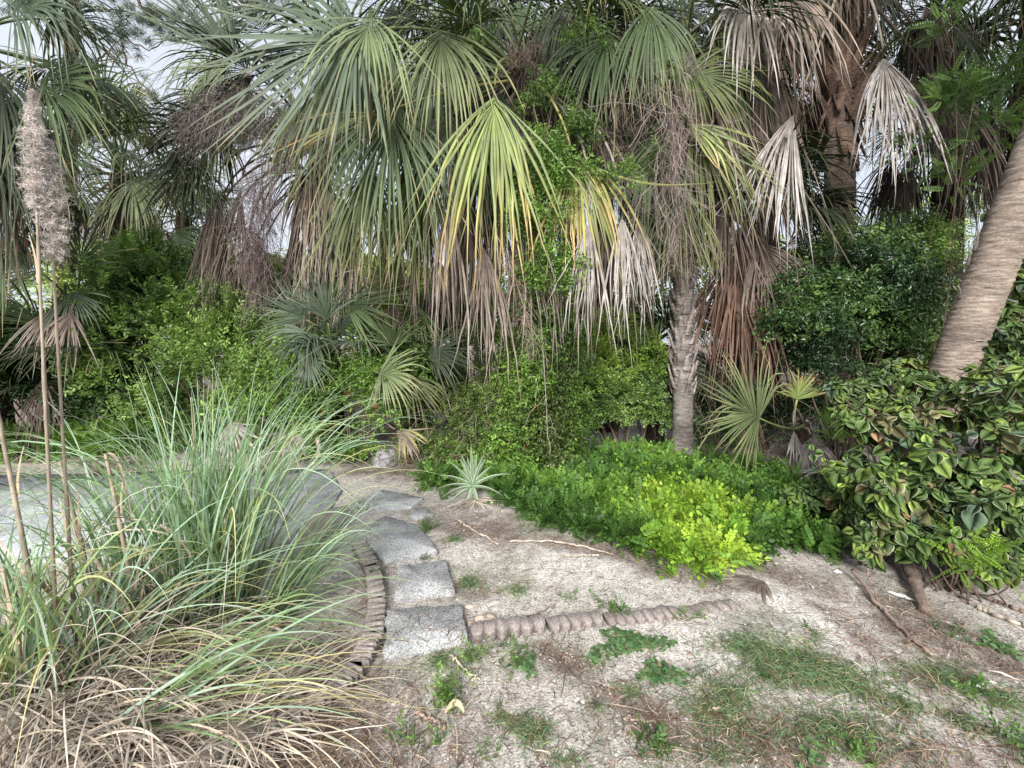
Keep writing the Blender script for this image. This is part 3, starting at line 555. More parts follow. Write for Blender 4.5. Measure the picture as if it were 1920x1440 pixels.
# E: dark trunk at the back right, K etc.
cE = P(1778, 170, 6.6)
E, *_ = palm('dark-trunked palm behind the leaning ringed trunk', G(1772, 822), cE, .2, .17, 'dark', 606, live=(12, ('dark', 'green'), 1.2, 1.1), dead=(14, ('brown', 'tan', 'dark'), .7, 1.3), elr=(-5, 70), stalks=3)
E2, *_ = palm('palm at the top right corner, behind the pinnate vine', (6.4, 5.6, 0), P(1960, -40, 5.0), .19, .17, 'dark', 607, live=(12, ('green', 'dark'), 1.0, 1.0), dead=(9, ('brown', 'dark'), .6, 1.2), elr=(-10, 70))
# palms making the dark mass at the back
for k, (cx, cy, d_, lab) in enumerate([(1130, 120, 7.2, 'shaded palm behind the vine-wrapped one, seen between its fronds'), (1440, 130, 7.6, 'shaded palm seen between the slim trunk and the stout trunk'), (860, 60, 8.0, 'shaded palm behind the yellow hanging frond')]):
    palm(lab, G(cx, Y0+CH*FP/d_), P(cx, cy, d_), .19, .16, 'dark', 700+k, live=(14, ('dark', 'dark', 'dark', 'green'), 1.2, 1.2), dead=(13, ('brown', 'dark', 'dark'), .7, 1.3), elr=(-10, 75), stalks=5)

# F: leaning-crowned palm left of the middle with brown tangle
cF = P(600, 270, 6.4)
Fp, cF, rF, pF, qF = palm('palm left of the middle with a brown flower tangle and narrow hanging dead fronds', G(604, 835), cF, .2, .14, 'dark', 808, live=(8, ('green', 'dark', 'dark'), 1.2, 1.1), dead=(5, ('brown', 'tan'), .4, 1.1), elr=(0, 75), stalks=2)
H = lambda *a, **k: screen_frond(Fp, rF, cF, *a, **k)
H(455, 130, 5.9, 128, 1.25, 'bluegreen', spread=38, n=34, droop=.1, wmax=.04); H(395, 180, 5.9, -100, 1.1, 'dark', spread=95, n=44, droop=.6); H(420, 150, 5.7, 150, .85, 'pale', spread=70, n=30, droop=1.2, wmax=.022)
H(400, 250, 6.0, -140, 1.2, 'green', spread=60, n=34, droop=.4); H(375, 290, 6.0, -110, 1.0, 'dark', spread=60, n=34, droop=.3); H(490, 60, 6.1, 110, 1.0, 'bluegreen', spread=80, n=40, droop=.7)
H(500, 260, 5.7, 90, .75, 'pale', spread=90, n=30, droop=1.7, wmax=.02); H(470, 280, 5.7, 140, .7, 'pale', spread=70, n=22, droop=1.9, wmax=.02); H(530, 20, 6.0, 100, 1.1, 'bluegreen', spread=110, n=50, droop=.6)
for hx, hy, an, L_, sp, s_ in [(410, 340, -85, 1.25, 22, 'brown'), (455, 330, -92, 1.5, 20, 'brown'), (588, 300, -88, 1.45, 20, 'tan'), (610, 330, -80, 1.4, 20, 'tan'), (570, 430, -96, 1.05, 24, 'tan'), (660, 400, -85, 1.3, 20, 'tan'), (640, 380, -92, 1.2, 20, 'brown'), (425, 450, -88, .75, 20, 'brown'), (468, 430, -90, .8, 18, 'brown')]:
    H(hx, hy, 5.9, an, L_, s_, spread=sp, n=26, droop=.8, wav=.02, wmax=.034, split=.3)
for a_, ax, L_, c_ in [((560, 200), (-.9, -.1, .25), 1.3, (.3, .23, .21)), ((520, 170), (-1, -.1, .1), 1.2, (.32, .25, .23)), ((500, 160), (-.8, -.1, -.1), 1.2, (.28, .22, .2)), ((560, 230), (-.8, 0, .3), 1.4, (.26, .2, .19)), ((500, 260), (-.1, -.1, -1), 1.3, (.2, .15, .14)), ((490, 300), (.1, -.1, -1), 1.2, (.2, .14, .13)), ((510, 330), (-.1, 0, -1), 1.0, (.2, .14, .13)), ((600, 200), (-.5, 0, -.4), 1.2, (.24, .18, .17)), ((480, 330), (-.1, 0, -1), 1.1, (.22, .15, .14)), ((640, 230), (-.6, 0, -.1), 1.3, (.24, .18, .17))]:
    twigs(Fp, rF, P(*a_, 5.45), ax, L_*.9, 120, np.array(c_)*[.9, .97, 1.02], spreadv=.7, wid=.0042)

curtain(Fp, rF, cF, 6, (390, 680), (330, 420), (5.9, 6.3), ('brown', 'tan'), (.9, 1.35), (14, 24), 8); curtain(Fp, rF, cF, 5, (360, 620), (60, 220), (6.0, 6.6), ('dark', 'green'), (.9, 1.2))
# G: palms farther left
Gp, cG, rG, *_ = palm('far palm with many upright fronds at the left, behind the feather plumes', G(235, 790), P(225, 330, 8.6), .2, .16, 'dark', 909, live=(20, ('olive', 'green', 'bluegreen'), 1.2, 1.15), dead=(9, ('tan', 'brown'), .5, 1.1), elr=(-5, 85), stalks=2)
H = lambda *a, **k: screen_frond(Gp, rG, cG, *a, **k)
H(150, 355, 7.8, -80, .9, 'olive', spread=130, n=40, droop=.9); H(245, 335, 7.8, -70, 1.3, 'pale', spread=70, n=40, droop=.9); H(300, 385, 7.8, -95, 1.0, 'tan', spread=30, n=26); H(330, 430, 7.8, -70, 1.1, 'green', spread=80, n=40, droop=.5); H(200, 200, 8, 100, 1.2, 'green', spread=110, n=44); H(235, 220, 8, 40, .9, 'olive', spread=90, n=40)
palm('far small palm left, peering out below the bigger far palm', G(345, 775), P(345, 410, 9.2), .18, .15, 'dark', 910, live=(15, ('green', 'olive', 'dark'), .9, 1.0), dead=(8, ('brown',), .4, 1.0), elr=(-15, 80))
# Hp: near palm whose crown fills the top left corner
cH = P(-70, 80, 4.9)
Hp, cH, rH, *_ = palm('dark palm at the left edge with fronds reaching over the plumes', G(-90, 870), cH, .2, .17, 'dark', 1010, live=(12, ('bluegreen', 'dark', 'green'), 1.1, 1.1), dead=(10, ('dark', 'dark', 'red'), .5, 1.2), elr=(-5, 75), stalks=2)
H = lambda *a, **k: screen_frond(Hp, rH, cH, *a, **k)
H(20, 30, 4.4, 10, 1.2, 'bluegreen', spread=70, n=40, droop=.5); H(60, 150, 4.6, -30, 1.2, 'green', spread=60, n=40, droop=.5); H(0, 130, 4.6, -75, 1.5, 'dark', spread=60, n=44, droop=.8); H(60, 240, 4.8, -60, 1.1, 'green', spread=50, n=36, droop=.6); H(-20, 250, 4.6, -85, 1.4, 'dark', spread=50, n=40, droop=.9); H(20, 300, 4.8, -88, 1.1, 'red', spread=30, n=30); H(90, 350, 5.2, -75, .9, 'dark', spread=60, n=40)
H(0, 430, 4.9, -75, .9, 'green', spread=80, n=40, droop=.6)

# small palms and palmettos in the thicket
def palmetto(label, base, rad, h, n, sch, seed, L=.6, heroes=(), dead=0, dcol='tan', elr=(20, 80), tr=0.0, cat='palmetto'):
    rng = np.random.default_rng(seed); base = np.array(base, float); base[2] = float(gz(base[0], base[1])); root = thing('palmetto', base, label, cat, 'young fan palms in the thicket'); c_ = base+np.array([0, 0, h])
    mb = MB(); tube(mb, np.array([base-[0, 0, .05], base*.5+c_*.5+[.02, 0, 0], c_]), [.09+tr, .08+tr, .06], 9); mb.build('stem', M_DARKBARK, root)
    for i in range(n):
        s = sch if isinstance(sch, str) else sch[i % len(sch)]; live_frond(root, rng, c_, i*2.39996, radians(rng.uniform(*elr)), rad*rng.uniform(.7, 1.2), L*rng.uniform(.8, 1.15), s, droop=rng.uniform(.15, .5), n=32, wmax=.026, spread=rng.uniform(80, 125))
    for i in range(dead): hang_frond(root, rng, c_, i*2.4+1, radians(0), rad*.5, L*1.2, dcol, n=24)
    for hx, hy, hd, an, L_, s, sp, nf in heroes: screen_frond(root, rng, c_, hx, hy, hd, an, L_, s, spread=sp, n=nf, droop=.3 if L_ < .7 and an < 60 and an > -170 else .06, wmax=.028, tocam=.2)
    return root
palmetto('grey-green fan palm on top of the leafy bank left of the middle', G(612, 868)+[0, .3, 0], .5, 1.25, 5, 'bluegreen', 21, .62, [(615, 605, 5.1, 95, .62, 'bluegreen', 55, 26), (640, 570, 5.2, -5, .75, 'green', 50, 26), (575, 625, 5.0, -110, .5, 'bluegreen', 100, 26), (578, 670, 4.95, -90, .45, 'bluegreen', 80, 22), (575, 600, 5.1, 150, .55, 'bluegreen', 60, 20)])
palmetto('light green fan palm fanning out above the red-flowered bank', G(760, 866)+[0, .3, 0], .4, 1.0, 4, 'green', 22, .6, [(712, 700, 4.8, -15, .5, 'pale', 88, 38), (760, 705, 5.0, -45, .5, 'olive', 50, 24), (800, 660, 5.1, 0, .6, 'dark', 60, 26), (740, 650, 5.1, 100, .4, 'green', 70, 22)])
palmetto('fan palm with one big open fan right of the slim trunk', G(1530, 880)+[0, .2, 0], .35, .5, 0, 'green', 23, .55, [(1424, 784, 4.6, 152, .76, 'pale', 98, 44)], 2, 'grey')
palmetto('small yellowing fan palm beside the big open fan', G(1532, 868)+[0, .2, 0], .3, .35, 0, 'yellow', 24, .35, [(1494, 750, 4.85, 85, .33, 'yellow', 70, 20), (1488, 800, 4.8, -95, .4, 'grey', 25, 8)], 2, 'tan')
palmetto('dark fan palm under the rust-brown skirt', G(1410, 850)+[0, .4, 0], .5, .8, 7, 'dark', 25, .6, [(1400, 690, 5.6, -110, .55, 'dark', 90, 30), (1440, 660, 5.6, 20, .6, 'dark', 70, 30), (1350, 700, 5.7, 190, .5, 'dark', 80, 26)], 2, 'red')
palmetto('fan palm just behind the slim grey trunk', G(1225, 838), .6, 1.45, 8, ('dark', 'green', 'olive'), 26, .8, [(1215, 640, 5.9, -135, .75, 'olive', 70, 30), (1330, 620, 5.9, -35, .75, 'dark', 60, 28), (1230, 600, 5.9, 170, .6, 'olive', 60, 28)], 4, 'brown', tr=.06)
palmetto('fan palm at the left beneath the near dark palm', G(140, 850), .6, 1.2, 8, ('green', 'dark'), 27, .8, [(150, 500, 5.4, 75, .8, 'green', 75, 34), (130, 545, 5.3, -60, .6, 'bluegreen', 60, 26), (70, 510, 5.4, 150, .7, 'dark', 80, 30), (135, 580, 5.2, -95, .6, 'tan', 55, 26), (105, 570, 5.3, -105, .6, 'tan', 40, 20)], 3, 'brown')
r_ = palmetto('squat palm with a bleached drooping head between the two big skirts', G(770, 832), .35, 1.55, 4, ('olive', 'dark'), 28, .5, [(745, 545, 5.7, 110, .6, 'tan', 100, 34), (740, 560, 5.6, -95, .7, 'tan', 40, 24), (785, 570, 5.6, -88, .55, 'pale', 45, 26), (790, 610, 5.7, -80, .45, 'grey', 40, 18)], 5, 'brown', tr=.08, cat='small palm')
palmetto('stub of a fan palm with tan fronds at the foot of the bank', G(770, 850)+[0, -.05, 0], .2, .25, 0, 'olive', 29, .3, [(752, 800, 4.95, -55, .34, 'yellowbrown', 45, 18), (740, 805, 4.95, -30, .35, 'tan', 40, 14)], 2, 'tan')
palmetto('dead stubby fan palm behind the pampas blades', G(555, 862), .2, .3, 0, 'tan', 30, .3, [(548, 800, 5.0, -95, .4, 'tan', 60, 20), (430, 790, 5.0, -60, .5, 'grey', 60, 18), (470, 850, 4.9, -90, .35, 'grey', 70, 18)], 4, 'grey')
palmetto('fan palm in shade at the back right behind the climbing mound', G(1640, 830), .6, 1.3, 9, 'dark', 31, .8)
palmetto('fan palm at the far left edge, low and dark', G(10, 850), .5, .8, 9, ('dark', 'green'), 32, .8)
# ------------------------------------------------------------------ leafy plants
def leaf_v(w_=.45, fold=.12, droop=0.0):
    V = np.array([[0, 0, 0], [w_*.5, .3, fold], [w_*.42, .66, fold*.8], [0, 1, -droop], [-w_*.42, .66, fold*.8], [-w_*.5, .3, fold]]); return V, np.array([[0, 1, 2, 3], [0, 3, 4, 5]])
def spray(kind, rng):
    """prototype leafy twig along +Y, unit length"""
    V, Q, Cc = [], [], []; lv, lq = leaf_v({'pinnate': .4, 'mimosa': .62}.get(kind, .42)); n = 0
    def put(pos, d, s, c_, up=(0, 0, 1)):
        nonlocal n
        R = frames(np.array([d], float), np.array([up], float), [s])[0]; V.append(lv@R.T+pos); Q.append(lq+n); Cc.append(np.full((6, 3), c_)); n += 6
    if kind == 'pinnate':
        for k in range(9):
            y = .1+.9*k/9; s = .21*(1-.3*abs(k-4)/5)
            for sg in (1, -1): put([0, y, -.12*y*y], [sg, .45, -.12+rng.normal(0, .08)], s, rng.uniform(.85, 1.1), (0, 0, 1))
        put([0, 1, -.12], [0, 1, -.1], .18, 1)
    elif kind == 'mimosa':
        for k in range(6):
            y = .14+.84*k/6; s = .3*(1-.35*abs(k-2.5)/4)
            for sg in (1, -1): put([0, y, -.25*y*y], [sg, .4, -.15+rng.normal(0, .12)], s, rng.uniform(.8, 1.15), (0, -.2, 1))
        put([0, 1, -.25], [0, 1, -.3], .26, 1)
    elif kind == 'twig':
        for k in range(9):
            y = .08+.9*k/8; sg = (-1)**k; put([0, y, 0], [sg*rng.uniform(.5, 1), rng.uniform(.3, .9), rng.normal(.1, .4)], rng.uniform(.22, .36), .8+.35*y, rdir(rng, 1)[0]*.6+[0, 0, 1])
    elif kind == 'vine':
        for k in range(7):
            y = .05+.9*k/6; put([rng.normal(0, .07), y, rng.normal(0, .07)], [rng.normal(0, .7), rng.uniform(-.2, .6), rng.normal(-.3, .4)], rng.uniform(.24, .34), rng.uniform(.8, 1.15), rdir(rng, 1)[0]*.7+[0, -.3, .7])
    return np.concatenate(V), np.concatenate(Q), np.concatenate(Cc)
def cloud_pts(rng, n, lobes):
    """points through the outer shell of several lobes (cx,cy,cz,rx,ry,rz)"""
    lb = np.array(lobes, float); wt = lb[:, 3]*lb[:, 5]; wt /= wt.sum(); i = rng.choice(len(lb), n, p=wt); d = rdir(rng, n); d[:, 2] = np.where(d[:, 2] < -.35, -d[:, 2], d[:, 2])
    ph = rng.uniform(0, 6, 3); bump = 1+.16*np.sin(d[:, 0]*5+ph[0]+i)+.16*np.sin(d[:, 2]*6+ph[1]+i*2)+.1*np.sin(d[:, 1]*9+ph[2])+.5*(fbm(d[:, 0]*3+i*7+9, d[:, 2]*3+d[:, 1]*2+5, 33, 3)-.5)+.22*rng.random(n)**8
    r = (rng.random(n)**.33)*.28+.74; r = np.where(rng.random(n) < .25, rng.uniform(.3, .9, n), r)
    p = lb[i, :3]+d*lb[i, 3:]*(r*bump)[:, None]; sc_ = 2.2/max(.3, float(lb[:, 3].mean())); k = (fbm(p[:, 0]*sc_+p[:, 1]*.6+20, p[:, 2]*sc_-p[:, 1]*.5+20, 44, 3) > .43)+(rng.random(n) < .25)*(r < .8) > 0; return p[k], d[k], i[k]
def foliage(mb, rng, p, d, kind, size, pal, jitter=.7, up=.35, clump=1.0, hang=0, droop=0):
    n = len(p); protos = [spray(kind, rng) for _ in range(3)]; fwd = unit(d+rng.normal(0, jitter, (n, 3))*.8+np.array([0, 0, up-hang])); upv = unit(d*.8+np.array([0, 0, .6])+rng.normal(0, .35, (n, 3)))
    s = size*rng.uniform(.65, 1.3, n); pal = np.array(pal, float)
    cn = fbm((p[:, 0]+p[:, 1]*.7)*2.1, p[:, 2]*2.1+p[:, 1], 77, 3); q = np.clip((cn-.5)*2.6*clump+.5+rng.normal(0, .16, n), 0, .999)*(len(pal)-1)
    j = q.astype(int); f = (q-j)[:, None]; cc = (pal[j]*(1-f)+pal[np.minimum(j+1, len(pal)-1)]*f)*rng.uniform(.6, 1.32, (n, 1))
    R = frames(fwd, upv, s); g = rng.integers(0, 3, n)
    for k in range(3):
        m_ = g == k; instance(mb, protos[k][0], protos[k][1], None, protos[k][2], R[m_], p[m_], cc[m_])
def stems(parent, rng, base, tips, r=.012, col=(.16, .12, .09), name='stem'):
    mb = MB()
    for q in tips:
        b_ = np.array(base)+rng.normal(0, .08, 3)*[1, 1, 0]; m_ = (b_+q)/2+rng.normal(0, .12, 3)+[0, 0, .1]; tube(mb, bez(b_, m_, np.array(q), 8), np.linspace(r, r*.3, 8), 5, col)
    return mb.build(name, M_TWIG, parent)
def bush(label, lobes, n, kind, size, pal, seed, mat=None, cat='bush', group=None, name='bush', flowers=None, base=None, nst=14, sr=.014, **kw):
    rng = np.random.default_rng(seed); lb = np.array(lobes, float); b_ = lb[:, :3].mean(0) if base is None else np.array(base, float); b_ = np.array([b_[0], b_[1], float(gz(b_[0], b_[1]))])
    root = thing(name, b_, label, cat, group); p, d, i = cloud_pts(rng, n, lobes); k = p[:, 2] > gz(p[:, 0], p[:, 1])+.02; p, d = p[k], d[k]
    mb = MB(); foliage(mb, rng, p, d, kind, size, pal, **kw); mb.build('foliage', mat or M_LEAF, root)
    if nst: stems(root, rng, b_-[0, 0, .03], p[rng.choice(len(p), nst)], sr)
    if flowers:
        for fx, fy, fd in flowers:
            f_ = MB(); c_ = P(fx, fy, fd); m_ = 26; pp = c_+rng.normal(0, .018, (m_, 3))*[1, .6, 1.5]; lv, lq = leaf_v(.6)
            instance(f_, lv, lq, None, np.ones((6, 3)), frames(rdir(rng, m_)+[0, -.6, 0], rdir(rng, m_), rng.uniform(.009, .018, m_)), pp, np.array([.42, .03, .03])*rng.uniform(.6, 1.3, (m_, 1))); f_.build('flower_cluster', M_BRIGHT, root)
    return root
def L_(px, py, d, rx, rz, ry=None): c_ = P(px, py, d); return (*c_, rx/FP*d, (ry or min(rx, rz)*.8)/FP*d, rz/FP*d)
GREEN = [(.1, .17, .05), (.15, .24, .065), (.21, .33, .085), (.3, .44, .12)]
YGREEN = [(.13, .2, .06), (.2, .3, .07), (.3, .43, .1), (.42, .54, .15)]
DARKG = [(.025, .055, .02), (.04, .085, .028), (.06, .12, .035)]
VINEG = [(.09, .16, .04), (.14, .25, .05), (.21, .36, .065)]
OLIVE = [(.07, .08, .04), (.09, .12, .05), (.12, .17, .06)]
# far greenery that closes the view
bush('far hedge of pale scrub behind the left palms', [L_(-250, 560, 12, 170, 120), L_(60, 570, 12, 170, 110), L_(330, 575, 12, 150, 100), L_(480, 590, 11.5, 110, 85)], 9000, 'twig', .32, YGREEN, 51, base=(-9, 12, 0), cat='scrub', name='scrub')
bush('far light green scrub seen below the middle palms', [L_(640, 600, 12, 140, 110), L_(820, 610, 12, 120, 90), L_(1000, 610, 12, 120, 90)], 6500, 'twig', .32, YGREEN, 52, base=(-2, 12, 0), cat='scrub', name='scrub')
bush('far light green scrub seen right of the stout trunk', [L_(1180, 600, 12, 120, 100), L_(1360, 600, 12, 130, 120), L_(1550, 580, 12, 120, 130), L_(1700, 530, 12, 110, 130), L_(1880, 560, 12, 150, 160), L_(2150, 560, 12, 200, 170)], 11000, 'twig', .32, YGREEN, 53, base=(9, 12, 0), cat='scrub', name='scrub')
bush('mid-distance thicket glimpsed under the dead skirts left of the middle trunk', [L_(860, 620, 7.6, 120, 70), L_(720, 610, 7.8, 90, 60), L_(1010, 620, 7.6, 90, 60)], 5000, 'twig', .22, YGREEN, 54, base=(-.8, 7.6, 0), cat='thicket', name='thicket')
# left leafy bank
bush('tall leafy bank rising behind the pampas grass on the left', [L_(300, 640, 6.2, 120, 130), L_(420, 620, 6.4, 130, 110), L_(500, 650, 6.2, 100, 110), L_(270, 580, 6.6, 70, 90), L_(360, 740, 5.9, 160, 100), L_(500, 760, 5.7, 110, 90)], 9500, 'twig', .19, GREEN, 61, base=(-4.1, 6.2, 0))
bush('sunlit yellow-green bush topping the bank left of the middle', [L_(450, 555, 7.2, 90, 55), L_(540, 560, 7.2, 80, 60), L_(400, 540, 7.4, 60, 40)], 3200, 'twig', .2, YGREEN, 62, base=(-4.3, 7.2, 0))
bush('upright leafy sapling sticking up in front of the far small palm', [L_(268, 490, 6.5, 22, 40), L_(275, 540, 6.5, 36, 40)], 420, 'pinnate', .26, VINEG, 63, base=(-5.6, 6.5, 0), cat='sapling', name='sapling')
bush('fresh green creeper tangle below the grey-green fan palm', [L_(620, 720, 5.4, 100, 100), L_(700, 770, 5.3, 110, 80), L_(560, 790, 5.3, 90, 60), L_(760, 720, 5.6, 80, 80)], 7000, 'vine', .17, VINEG, 64, base=(-2, 5.4, 0), cat='creeper', name='creeper', flowers=[(650, 733, 4.75), (735, 737, 4.75), (705, 762, 4.7), (740, 815, 4.7), (672, 752, 4.75), (600, 770, 4.75)])
bush('low mat of ferny green leaves behind the pampas grass', [L_(80, 850, 5.4, 170, 34), L_(250, 830, 5.5, 120, 30), L_(-60, 840, 5.4, 120, 40)], 4200, 'pinnate', .12, VINEG, 65, base=(-6, 5.4, 0), cat='creeper', name='creeper', up=.1)
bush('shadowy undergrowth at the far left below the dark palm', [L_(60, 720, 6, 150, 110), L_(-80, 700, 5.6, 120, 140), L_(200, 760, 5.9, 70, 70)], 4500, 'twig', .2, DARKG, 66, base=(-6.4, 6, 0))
bush('dark bush behind the foot of the leafy bank', [L_(400, 800, 6, 170, 60), L_(560, 830, 5.7, 90, 40)], 3500, 'twig', .15, GREEN, 67, base=(-3.6, 6, 0))
# middle
bush('small-leaved dark shrub left of the vine-wrapped trunk', [L_(880, 720, 5.7, 90, 90), L_(840, 790, 5.5, 80, 70), L_(920, 800, 5.4, 80, 60), L_(800, 840, 5.2, 70, 40), L_(950, 840, 5.2, 80, 50)], 9000, 'twig', .105, [(.08, .11, .04), (.12, .16, .06), (.17, .24, .07), (.22, .32, .08)], 71, base=(-.6, 5.5, 0))
bush('low leafy undergrowth closing the foot of the thicket behind the spiky plant', [L_(640, 850, 5.15, 70, 26), L_(840, 855, 5.25, 90, 34), L_(930, 820, 5.3, 60, 40), L_(1070, 830, 5.3, 40, 50)], 4200, 'vine', .12, VINEG, 74, base=(-.8, 5.2, 0))
bush('bright leafy bush between the vine-wrapped and the slim trunk', [L_(1120, 690, 5.75, 80, 70), L_(1080, 660, 5.9, 55, 50), L_(1185, 690, 5.7, 50, 70), L_(1130, 645, 5.8, 70, 40)], 8500, 'twig', .13, [(.2, .32, .06), (.32, .48, .09), (.46, .62, .14)], 72, base=(1.3, 5.8, 0))
bush('dark glossy bush under the bright leafy bush', [L_(1165, 760, 5.55, 70, 50), L_(1100, 765, 5.6, 55, 45), L_(1222, 770, 5.5, 30, 60)], 6000, 'twig', .13, GREEN, 73, mat=M_GLOSS, base=(1.5, 5.6, 0), nst=5)
# right
bush('dense dark green climbing mound right of the rust-brown skirt', [L_(1610, 540, 5.1, 90, 90), L_(1560, 610, 5.0, 110, 80), L_(1650, 620, 5.1, 80, 90), L_(1500, 630, 5.0, 60, 60), L_(1650, 480, 5.2, 55, 45), L_(1550, 690, 4.9, 70, 40), L_(1700, 560, 5.1, 40, 60)], 7500, 'vine', .16, DARKG+[(.1, .18, .045), (.16, .26, .06)], 81, mat=M_GLOSS, base=(4, 5.2, 0), cat='climber', name='climber', hang=.3, flowers=[(1538, 716, 4.6)])
bush('lighter vine leaves between the climbing mound and the leaning trunk', [L_(1690, 560, 5.6, 40, 110), L_(1700, 660, 5.3, 50, 70), L_(1730, 480, 6, 40, 80)], 3200, 'vine', .14, GREEN+[(.2, .3, .06)], 82, base=(5, 5.5, 0), cat='vine', name='vine')
bush('pinnate green vine hanging at the top right in front of the palms', [L_(1800, 210, 4.3, 60, 60), L_(1800, 60, 4.3, 35, 60), L_(1850, 160, 4.3, 50, 50), L_(1740, 290, 4.5, 55, 40), L_(1860, 250, 4.3, 40, 60), L_(1780, 350, 4.5, 40, 40)], 900, 'pinnate', .17, [(.08, .15, .05), (.13, .23, .06), (.2, .33, .08)], 83, base=(4.4, 4.6, 0), cat='vine', name='vine', hang=.35, nst=5, sr=.006)
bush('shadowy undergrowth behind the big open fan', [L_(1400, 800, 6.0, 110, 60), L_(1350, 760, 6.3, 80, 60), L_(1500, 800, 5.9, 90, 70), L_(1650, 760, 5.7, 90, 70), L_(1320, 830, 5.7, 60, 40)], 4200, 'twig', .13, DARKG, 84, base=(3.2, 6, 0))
bush('dark bank of shrubs closing the right edge behind the leaning trunk', [(5.9, 5.2, .8, 1.0, .8, 1.0), (6.6, 4.0, .7, .9, .8, .9), (5.2, 6.2, .9, .8, .8, 1.1)], 6000, 'twig', .17, GREEN, 85, base=(5.9, 5.2, 0))
# vine climbing the middle trunk
rng = np.random.default_rng(91); root = thing('climbing_vine', G(1010, 872), 'leafy vine climbing the trunk of the middle palm up into its fronds', 'vine'); mb = MB()
def tpos(py, n_, rad, d_=5.05, x_=1005): c_ = np.stack([P(x_, y_, d_) for y_ in py]); a = rng.uniform(pi, 2*pi, n_); return c_+np.stack([np.cos(a), np.sin(a), 0*a], -1)*rad[:, None], np.stack([np.cos(a), np.sin(a), 0*a], -1)
n_ = 2600; p_, d_ = tpos(rng.uniform(610, 880, n_), n_, rng.uniform(.18, .42, n_)); foliage(mb, rng, p_, d_, 'vine', .13, [(.12, .17, .05), (.16, .25, .06), (.22, .36, .07), (.26, .42, .08)], hang=.7)
for cx, cy, cd_, rx_, rz_, m_, s_ in [(1060, 255, 4.35, 55, 26, 520, .13), (1020, 200, 4.5, 50, 50, 300, .12), (1035, 300, 4.2, 26, 30, 160, .14), (990, 420, 4.15, 30, 70, 420, .12), (1000, 520, 4.2, 24, 60, 260, .12), (1000, 340, 4.25, 22, 40, 150, .12), (1160, 350, 4.1, 24, 30, 110, .14), (1075, 520, 4.1, 14, 26, 60, .14), (1230, 320, 4.4, 14, 50, 110, .13), (1095, 90, 4.6, 40, 60, 160, .13), (900, 80, 4.8, 25, 30, 90, .13), (1040, 620, 4.6, 40, 40, 200, .13), (1085, 740, 4.8, 26, 90, 420, .12), (1045, 400, 4.15, 24, 90, 420, .13), (1035, 520, 4.2, 34, 80, 480, .13), (1000, 620, 4.5, 40, 60, 420, .13), (1010, 720, 4.7, 46, 90, 620, .13), (1060, 330, 4.2, 60, 30, 300, .14), (960, 830, 4.8, 40, 40, 300, .12)]:
    p_, d_, _ = cloud_pts(rng, m_, [L_(cx, cy, cd_, rx_, rz_)]); foliage(mb, rng, p_, d_, 'vine', s_, VINEG[:3], hang=.3)
mb.build('foliage', M_LEAF, root); mb = MB()
for k in range(46):
    x0 = rng.uniform(960, 1060); p0 = P(x0, rng.uniform(150, 600), rng.uniform(4.5, 4.9)); p1 = G(rng.uniform(960, 1080), 868); q = bez(p0, (p0+p1)/2+rng.normal(0, .15, 3)+[0, -.15, 0], p1+[0, 0, rng.uniform(0, .5)], 14); q += rng.normal(0, .012, q.shape); tube(mb, q, rng.uniform(.003, .008), 5, np.array([.22, .16, .12])*rng.uniform(.6, 1.5))
mb.build('stem', M_TWIG, root)
for fx, fy in [(1006, 763), (986, 838), (1008, 820), (978, 700)]:
    f_ = MB(); m_ = 24; lv, lq = leaf_v(.6); instance(f_, lv, lq, None, np.ones((6, 3)), frames(rdir(rng, m_)+[0, -.6, 0], rdir(rng, m_), rng.uniform(.009, .018, m_)), P(fx, fy, 4.65)+rng.normal(0, .016, (m_, 3)), np.array([.42, .03, .03])*rng.uniform(.6, 1.3, (m_, 1))); f_.build('flower_cluster', M_BRIGHT, root)
# loose twiggy tangle hanging in the shade
def tangle(label, boxes, n, seed, col, cat='vine', loc=None, wid=.004, bend=.5, ln=(.3, 1.1), name='dry_vine', grp=None):
    rng = np.random.default_rng(seed); Pth = []; 
    for (px_, py_, d_, rx, rz) in boxes:
        m_ = n//len(boxes); s0 = np.stack([P(px_+rng.normal(0, rx*.5), py_+rng.normal(0, rz*.5), d_+rng.normal(0, .15)) for _ in range(m_)]); K = 12; q = np.zeros((m_, K, 3)); q[:, 0] = s0; v = unit(rdir(rng, m_)+[0, 0, -.9]); l_ = rng.uniform(*ln, m_)
        for k in range(1, K): v = unit(v+rng.normal(0, bend, (m_, 3))*.45+[0, 0, -.06]); q[:, k] = q[:, k-1]+v*(l_/K)[:, None]
        Pth.append(q)
    q = np.concatenate(Pth); q[..., 2] = np.maximum(q[..., 2], gz(q[..., 0], q[..., 1])+.01); mb = MB(); sd_ = np.broadcast_to(rdir(rng, len(q))[:, None], q.shape)
    ribbons(mb, q, sd_, rng.uniform(.5, 1.4, (len(q), 1))*np.full((1, q.shape[1]), wid), np.array(col)*rng.uniform(.6, 1.4, (len(q), 1, 1))); o = mb.build(name, M_TWIG, loc=loc)
    return tag(o, label, cat, grp)
tangle('grey-brown dead vine tangle hanging from the slim-trunked palm', [(1262, 250, 4.35, 30, 90), (1250, 330, 4.4, 34, 70), (1240, 160, 4.4, 60, 60)], 420, 1, (.26, .21, .19))
tangle('dark web of dead vines high between the middle and slim-trunked palms', [(1130, 150, 5.0, 140, 120), (1060, 140, 5, 80, 100), (1180, 220, 4.9, 90, 110), (900, 60, 5.3, 90, 80)], 900, 2, (.13, .10, .09), wid=.005)
